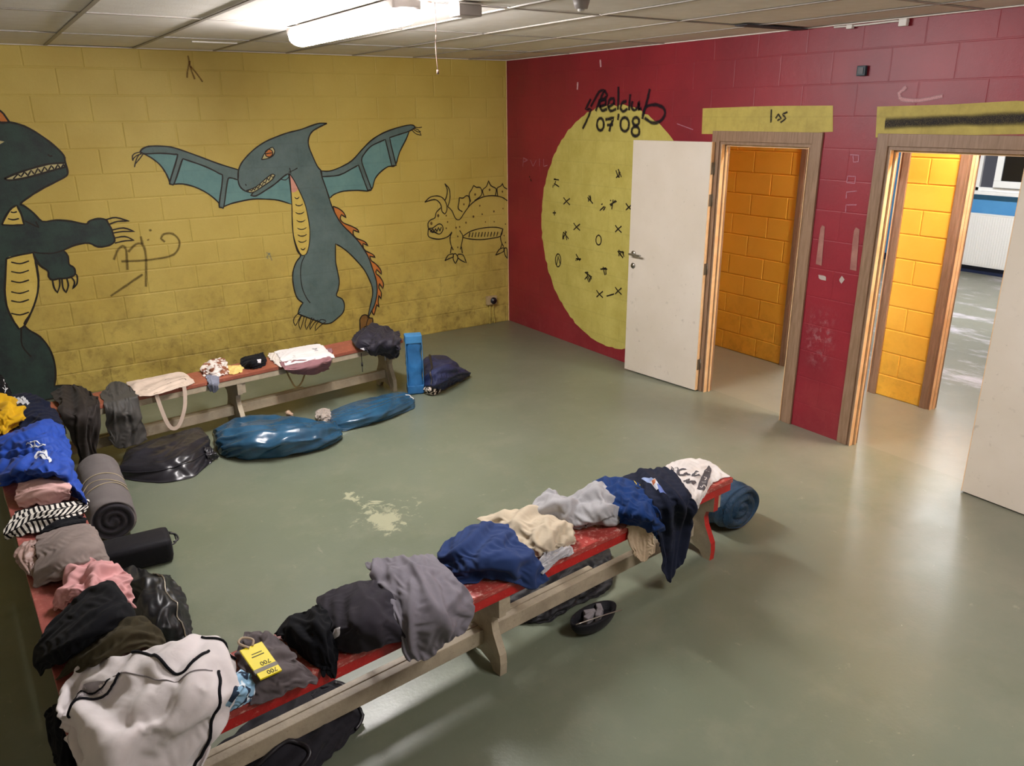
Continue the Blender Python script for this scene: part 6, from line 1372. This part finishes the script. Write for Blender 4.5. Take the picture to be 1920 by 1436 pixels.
R_ = Matrix.Translation(Vector(ctr)) @ Matrix.Rotation(math.radians(9), 4, 'Z') @ Matrix.Rotation(math.radians(14), 4, 'X') @ Matrix.Rotation(math.radians(4), 4, 'Y') @ Matrix.Scale(1.18, 4)
card.matrix_world = R_
box('card', (-.036, -.03, -.006), (.030, .055, 0), yel, card, .001)
box('grey_band', (-.037, -.043, -.0065), (.031, -.030, .0002), gstrip, card)
box('lower_card', (-.034, -.066, -.006), (.030, -.043, .0), yel, card, .001)
text_mesh('printed_number', '700', .020, inkb, card, Matrix.Translation((.004, -.018, .0005)) @ Matrix.Rotation(math.pi, 4, 'Z'))
text_mesh('printed_number', '700', .020, inkb, card, Matrix.Translation((.006, -.054, .0005)) @ Matrix.Rotation(math.pi, 4, 'Z'))
box('printed_bar', (-.02, .012, 0), (.016, .015, .0004), inkb, card)
box('printed_bar', (-.016, .022, 0), (.014, .0245, .0004), inkb, card)
tube('tag_loop', [(-.01, .05, 0), (-.03, .075, .006), (-.012, .09, .004), (.01, .07, .004), (.0, .052, 0)], .0035, FAB('pale_string', 'b8a58e'), card, 6)
# white T-shirt lettering and striped band
ink = solid('grey_print', '4a474c', .8); T_ = 'white_tshirt'
on_strokes(T_, 'printed_letters', [[(0.333, 0.267), (0.225, 0.25), (0.167, 0.317), (0.225, 0.35), (0.317, 0.333), (0.35, 0.367)], [(0.517, 0.283), (0.4, 0.4), (0.525, 0.383)], [(0.208, 0.433), (0.3, 0.433), (0.25, 0.475), (0.433, 0.467), (0.358, 0.5)]], .015, ink)
on_strokes(T_, 'printed_letters', [[(0.183, 0.083), (0.183, 0.175), (0.133, 0.192), (0.183, 0.117)], [(0.208, 0.158), (0.233, 0.208), (0.183, 0.242), (0.167, 0.2)]], .005, ink)
on_patch(T_, 'printed_band', [(0.708, 0.125), (0.758, 0.133), (0.742, 0.633), (0.483, 0.558)], ink)
on_strokes(T_, 'printed_letters', [[(0.633, 0.308), (0.708, 0.292)], [(0.617, 0.392), (0.675, 0.408), (0.65, 0.442), (0.725, 0.45)], [(0.583, 0.467), (0.708, 0.492)], [(0.558, 0.525), (0.625, 0.567), (0.658, 0.533), (0.742, 0.6)]], .004, f_tee, .0045)
# coloured print on the navy garment
K_ = 'dark_navy_trousers'
on_patch(K_, 'printed_picture', [(0.192, 0.142), (0.3, 0.2), (0.325, 0.275), (0.192, 0.225)], solid('pale_blue_print', '8a9cc4', .7))
on_patch(K_, 'printed_picture', [(0.233, 0.217), (0.325, 0.233), (0.317, 0.342), (0.25, 0.333)], solid('white_print', 'cfd0d6', .7), .0034)
on_patch(K_, 'printed_picture', [(0.267, 0.225), (0.325, 0.242), (0.3, 0.275), (0.242, 0.267)], solid('orange_print', 'b8683c', .7), .0038)
on_patch(K_, 'printed_picture', [(0.083, 0.1), (0.108, 0.142), (0.117, 0.175), (0.067, 0.158)], solid('yellow_print', 'd9bc48', .7))
on_patch(K_, 'printed_picture', [(0.308, 0.283), (0.333, 0.317), (0.35, 0.392), (0.267, 0.375)], solid('blue_print', '5a6fb0', .7), .0038)
# stripes, emblems
wsp = solid('white_stripe_print', 'c8ccd4', .7)
on_patch('striped_navy_top', 'white_stripe', [(0.125, 0.117), (0.167, 0.108), (0.225, 0.342), (0.175, 0.342)], wsp)
on_patch('striped_navy_top', 'white_stripe', [(0.183, 0.142), (0.225, 0.133), (0.292, 0.367), (0.233, 0.375)], wsp)
on_patch('striped_navy_top', 'white_stripe', [(0.25, 0.158), (0.3, 0.142), (0.367, 0.358), (0.3, 0.4)], wsp)
wp = solid('white_crest_print', 'cfd3da', .7)
on_strokes('blue_jersey', 'speckled_emblem', [[(0.383, 0.558), (0.433, 0.558), (0.467, 0.65)], [(0.408, 0.65), (0.483, 0.625), (0.542, 0.725)], [(0.45, 0.55), (0.542, 0.567), (0.6, 0.667)], [(0.558, 0.617), (0.633, 0.7)], [(0.483, 0.7), (0.558, 0.7), (0.642, 0.675)], [(0.508, 0.55), (0.508, 0.708)]], .006, wp)
on_strokes('blue_football_shirt', 'crest', [[(0.417, 0.1), (0.45, 0.025), (0.525, 0.0), (0.558, 0.05), (0.608, 0.167)], [(0.425, 0.108), (0.492, 0.1), (0.533, 0.158)], [(0.458, 0.05), (0.542, 0.058), (0.575, 0.133)]], .016, wp)
on_strokes('black_bag', 'pale_pattern', [[(.6, .15), (.75, .3), (.6, .4)], [(.8, .2), (.7, .5), (.85, .6)]], .006, wp)
# tote bag handles
hm = f_tote
ho = CL['tote_bag_o']; lc = np.array(CL['tote_bag_loc'])
def strap(name, pts, wdt, mat, parent, org):
    P = crspline(pts, 8); V = []; F = []
    for i, p in enumerate(P):
        d = P[min(i + 1, len(P) - 1)] - P[max(i - 1, 0)]; d = d / np.linalg.norm(d)
        sd = np.cross(d, np.array((.119, -.99, 0))); sd = sd / (np.linalg.norm(sd) + 1e-9)
        nn = np.cross(sd, d) * .0018
        q = p - org; V += [q - sd * wdt / 2 - nn, q + sd * wdt / 2 - nn, q + sd * wdt / 2 + nn, q - sd * wdt / 2 + nn]
        if i:
            b = len(V) - 8
            for k in range(4): F.append((b + k, b + (k + 1) % 4, b + 4 + (k + 1) % 4, b + 4 + k))
    F += [(3, 2, 1, 0), tuple(len(V) - 4 + k for k in range(4))]
    return mesh_obj(name, V, F, mat, parent)
strap("handle", [[-4.021, -1.742, 0.455], [-4.008, -1.741, 0.359], [-3.983, -1.738, 0.235], [-3.953, -1.734, 0.175], [-3.908, -1.729, 0.183], [-3.858, -1.723, 0.281], [-3.837, -1.72, 0.376], [-3.833, -1.72, 0.457]], .026, hm, ho, lc)
strap("handle", [[-3.092, -1.631, 0.421], [-3.059, -1.627, 0.328], [-3.023, -1.622, 0.26], [-2.977, -1.617, 0.284], [-2.939, -1.612, 0.353]], .012, FAB("olive_webbing", "7a6844"), CL["mauve_bag_o"], np.array(CL["mauve_bag_loc"]))

# jacket pulls and strings
def bf(x, z, d=.03): return (x, -1.459 + .12 * (x + 2.04) - d, z)
jo = CL['dark_jacket_o']; jl = np.array(CL['dark_jacket_loc'])
def jrel(p): return tuple(np.array(p) - jl)
tube('zip_pull', [jrel(bf(-2.24, .42, .05)), jrel(bf(-2.235, .36, .05)), jrel(bf(-2.23, .31, .05))], .008, M['metal'], jo, 8)
tube('drawstring', [jrel(bf(-2.22, .32, .05)), jrel(bf(-2.215, .22, .05)), jrel(bf(-2.21, .12, .05)), jrel(bf(-2.19, .05, .05))], .002, M['cord'], jo, 6)
tube('drawstring', [jrel(bf(-2.44, .41, .03)), jrel(bf(-2.44, .33, .03)), jrel(bf(-2.44, .25, .03))], .003, blk, jo, 6)
cyl('cord_stop', jrel(bf(-2.44, .33, .03)), jrel(bf(-2.44, .30, .03)), .008, blk, jo, 8)
on_patch('dark_jacket', 'white_logo', [(.10, .66), (.14, .66), (.15, .74), (.11, .74)], wl)
on_patch('black_cap', 'white_spot', [(.62, .45), (.74, .45), (.76, .68), (.64, .68)], wl, .004)
on_strokes('tote_bag', 'faded_print', [[(.48, .30), (.52, .24), (.56, .34)], [(.60, .28), (.66, .36)], [(.62, .50), (.70, .44), (.76, .52)], [(.70, .26), (.76, .34)], [(.50, .56), (.54, .50)]], .004, ink)
on_strokes('white_folded_tshirt', 'small_print', [[(.76, .30), (.80, .36), (.84, .34)], [(.78, .42), (.84, .44)]], .008, solid('grey_blue_print', '4f535e', .8), .004)
on_strokes('white_folded_tshirt', 'small_print', [[(.30, .55), (.34, .60)], [(.26, .66), (.32, .70)]], .004, ink, .004)
# white crossed strings on the light grey sweatshirt and toggle print
on_strokes('light_grey_sweatshirt', 'printed_patch', [[(.36, .86), (.42, .80), (.46, .90)], [(.40, .94), (.44, .84)]], .008, blk)
on_line('duffel_bag', 'zip', [(.05, .30), (.3, .26), (.6, .24), (.95, .30)], .004, blk, .003)
on_line('duffel_bag', 'carry_strap', [(.15, .55), (.35, .50), (.45, .7), (.3, .85)], .009, blk, .006)
on_line('duffel_bag', 'carry_strap', [(.82, .05), (.93, .3), (.97, .6), (.95, .9)], .008, blk, .004)
on_line('black_shiny_jacket', 'zip', [(.62, .05), (.66, .3), (.72, .55), (.80, .8), (.9, .98)], .004, M['dull_metal'], .003)
on_line('black_rubbish_bag', 'folded_edge', [(.0, .72), (.3, .80), (.6, .76), (.95, .66)], .004, pl_black, .003)
on_line('long_blue_bag', 'fold_line', [(.02, .2), (.06, .5), (.05, .85)], .005, pl_blue, .004)
on_line('long_blue_bag', 'handle_slot', [(.80, .2), (.88, .3), (.92, .45)], .004, M['white_plastic'], .002)
on_line('navy_sleeping_bag', 'black_band', [(.35, .0), (.28, .3), (.24, .6), (.26, .95)], .010, blk, .0)
on_line('navy_sleeping_bag', 'hem', [(.2, .97), (.5, .97), (.8, .97), (.99, .9)], .008, blk, .0)
# open pocket of the gear bag
gp = thing('gear_pouch', 'rounded black pouch with grey straps poking out below the bench rail', 'bag', (-2.80, -4.945, 0), aF)
gn = FAB('black_pouch_nylon', '121217', rough=.5)
bm = bmesh.new(); seg = 28; rings = []
for i in range(8):
    a = i / 7 * math.pi / 2; r_ = math.cos(a); z_ = .075 * (1 - math.sin(a))
    rings.append([bm.verts.new((.135 * (.35 + .65 * math.cos(a * .9)) * math.cos(t_ * 2 * math.pi / seg), .062 * (.35 + .65 * math.cos(a * .9)) * math.sin(t_ * 2 * math.pi / seg), z_ + .004)) for t_ in range(seg)])
inner = [bm.verts.new((.125 * math.cos(t_ * 2 * math.pi / seg), .053 * math.sin(t_ * 2 * math.pi / seg), .079)) for t_ in range(seg)]
low = [bm.verts.new((.11 * math.cos(t_ * 2 * math.pi / seg), .045 * math.sin(t_ * 2 * math.pi / seg), .045)) for t_ in range(seg)]
for A_, B_ in list(zip(rings, rings[1:])) + [(rings[0], inner), (inner, low)]:
    for k in range(seg): bm.faces.new((A_[k], A_[(k + 1) % seg], B_[(k + 1) % seg], B_[k]))
bm.faces.new(rings[-1]); bm.faces.new(low)
bmesh.ops.recalc_face_normals(bm, faces=bm.faces)
bm_obj('shell', bm, gn, gp, True)
gs = FAB('grey_webbing', '8a8588')
for k, (x, y, r__) in enumerate([(-.03, .0, .2), (.02, -.012, .6), (.05, .012, 1.0), (-.005, .02, -.4)]):
    box('grey_strap', (-.028, -.013, .045), (.028, .013, .085), gs, gp, .006, Matrix.Translation((x, y, 0)) @ Matrix.Rotation(r__, 4, 'Z'))
tube('metal_rod', [(-.13, -.02, .088), (0, -.045, .086), (.12, -.06, .075)], .003, M['metal'], gp, 6)

# ------------------------------------------------------------------ rolls
def roll(name, label, p0, p1, r, mat, turns=3, cat='sleeping bag', squash=.9, relief=.012, seed=1, mod=.05, endmat=None, which=1):
    """rolled mat from p0 to p1 (centres on floor); the visible end shows a spiral"""
    p0 = Vector((p0[0], p0[1], 0)); p1 = Vector((p1[0], p1[1], 0)); L = (p1 - p0).length; ang = math.atan2((p1 - p0).y, (p1 - p0).x)
    T = thing(name, label, cat, p0, ang)
    r_ = np.random.RandomState(seed); seg = 72; V = []; F = []
    ph = r_.rand(6) * 6.28
    prof = []
    ne = 22
    for k in range(ne): prof.append((0, .02 + (r - .02) * k / (ne - 1), True))
    for k in range(1, 30): prof.append((L * k / 30, r, False))
    for k in range(ne): prof.append((L, r - (r - .02) * k / (ne - 1), True))
    for (x, rad, end) in prof:
        for s_ in range(seg):
            t_ = 2 * math.pi * s_ / seg
            R = rad * (1 + mod * .5 * math.sin(2 * t_ + ph[0] + x * 6) + mod * .35 * math.sin(5 * t_ + ph[1] + x * 14) * (1 if not end else .5))
            if not end: R += r * mod * .35 * math.sin(x * 60 / max(L, .1) * .5 + 2 * t_ + ph[2])
            xx = x
            if end:
                q = rad / r * turns + t_ / (2 * math.pi); fr = q % 1
                rel = relief * (abs(math.sin(math.pi * fr)) ** .5) * min(1, (r - rad) / (.12 * r) + .3)
                sg = -1 if x == 0 else 1
                xx = x + sg * (rel - relief * .5) - sg * (0 if rad < r * .97 else .004)
            V.append((xx, R * math.cos(t_), r * squash + R * squash * math.sin(t_)))
    n = len(prof)
    for i in range(n - 1):
        for s_ in range(seg): F.append((i * seg + s_, i * seg + (s_ + 1) % seg, (i + 1) * seg + (s_ + 1) % seg, (i + 1) * seg + s_))
    F.append(tuple(range(seg))[::-1]); F.append(tuple((n - 1) * seg + s_ for s_ in range(seg)))
    zmin = min(v[2] for v in V); V = [(a, b, c - zmin + .001) for a, b, c in V]
    o = mesh_obj('rolled_body', V, F, [mat, endmat or mat], T, True)
    for p_ in o.data.polygons:
        i_ = p_.index // seg
        if i_ < ne - 3 or i_ > n - ne + 2 or p_.index >= (n - 1) * seg: p_.material_index = 1
    me = o.data; b2 = bmesh.new(); b2.from_mesh(me); bmesh.ops.recalc_face_normals(b2, faces=b2.faces); b2.to_mesh(me); b2.free()
    return T
roll('rolled_sleeping_bag', 'rolled petrol blue sleeping bag on the floor at the right end of the red bench', (-1.60, -4.36), (-1.56, -4.72), .152, quilt('petrol_blue_nylon', '16405f', 45), 2.6, squash=.85, relief=.03, seed=4, mod=.10)
gr_m = FAB('warm_grey_foam', '6c6665', wr=.003)
gr_e = FAB('dark_grey_mat_end', '38353a', wr=.003)
gr = roll('rolled_mat', 'thick grey rolled sleeping mat with string beside the left bench', (-4.475, -2.08), (-4.49, -2.84), .122, gr_m, 3.2, 'mat', .97, .022, 8, .04, gr_e)
st_ = FAB('cream_string', 'b5a688')
# string lying over the roll (local x runs along the roll)
for xs, dy in ((.34, 0), (.44, .02), (.50, -.01)):
    pts = [(xs + dy * math.sin(k), .129 * math.cos(a) * 1.0, .12 + .121 * math.sin(a)) for k, a in enumerate(np.linspace(.4, 2.6, 7))]
    tube('string', pts, .0028, st_, gr, 6)
# black instrument-like case
cs = thing('black_case', 'padded black zipped case on the floor below the grey rolled mat', 'case', (-4.43, -3.16, 0), math.radians(-4))
cm = FAB('black_padded_nylon', '17161b', rough=.6, wr=.003)
bm = bmesh.new(); box_bm(bm, (-.17, -.095, .002), (.17, .095, .135), None, 0, .032); bm_obj('body', bm, cm, cs, True)
tube('zip', [(-.168, .07, .096), (-.1, .079, .104), (.1, .079, .104), (.18, .06, .098), (.195, 0, .09), (.18, -.06, .09), (.1, -.079, .098), (-.1, -.079, .098)], .004, blk, cs, 6)
tube('side_loop', [(.17, .03, .11), (.20, .02, .10), (.205, -.02, .09), (.18, -.04, .09)], .005, blk, cs, 6)
# standing blue tube bag
tb = thing('standing_bag', 'tall narrow bright blue bag standing against the end of the wall bench', 'bag', (-2.005, -1.60, 0), math.radians(-20))
tbm = plastic('bright_blue_nylon', '2b6ea8', .45, .008)
bm = bmesh.new(); nz = 26; seg = 20; rr = []
for i in range(nz + 1):
    z = .50 * i / nz; k = 1 + .05 * math.sin(z * 31) * (.2 < z / .5 < .85)
    ring = []
    for s_ in range(seg):
        t_ = 2 * math.pi * s_ / seg; c, s2 = math.cos(t_), math.sin(t_)
        e = .45
        x = .064 * k * abs(c) ** e * (1 if c >= 0 else -1) ; y = .045 * k * abs(s2) ** e * (1 if s2 >= 0 else -1)
        wob = .004 * math.sin(5 * t_ + z * 38) + .003 * math.sin(9 * t_ - z * 55)
        ring.append(bm.verts.new((x + wob * c, y + wob * s2, .002 + z)))
    rr.append(ring)
for a, b in zip(rr, rr[1:]):
    for k in range(seg): bm.faces.new((a[k], a[(k + 1) % seg], b[(k + 1) % seg], b[k]))
bm.faces.new(rr[0][::-1]); bm.faces.new(rr[-1]); bm_obj('body', bm, tbm, tb, True)
lt = plastic('lighter_blue_flap', '3f86bd', .5, .002)
box('top_flap', (-.070, -.052, .445), (.070, .050, .515), lt, tb, .008)
box('bottom_band', (-.069, -.050, .01), (.069, .048, .08), tbm, tb, .006)
box('edge_piping', (.064, -.050, .07), (.070, -.044, .45), lt, tb, .002)
box('edge_piping', (-.070, -.050, .07), (-.064, -.044, .45), lt, tb, .002)
# mauve bag strap
print('BLOCKS', nb, nr)
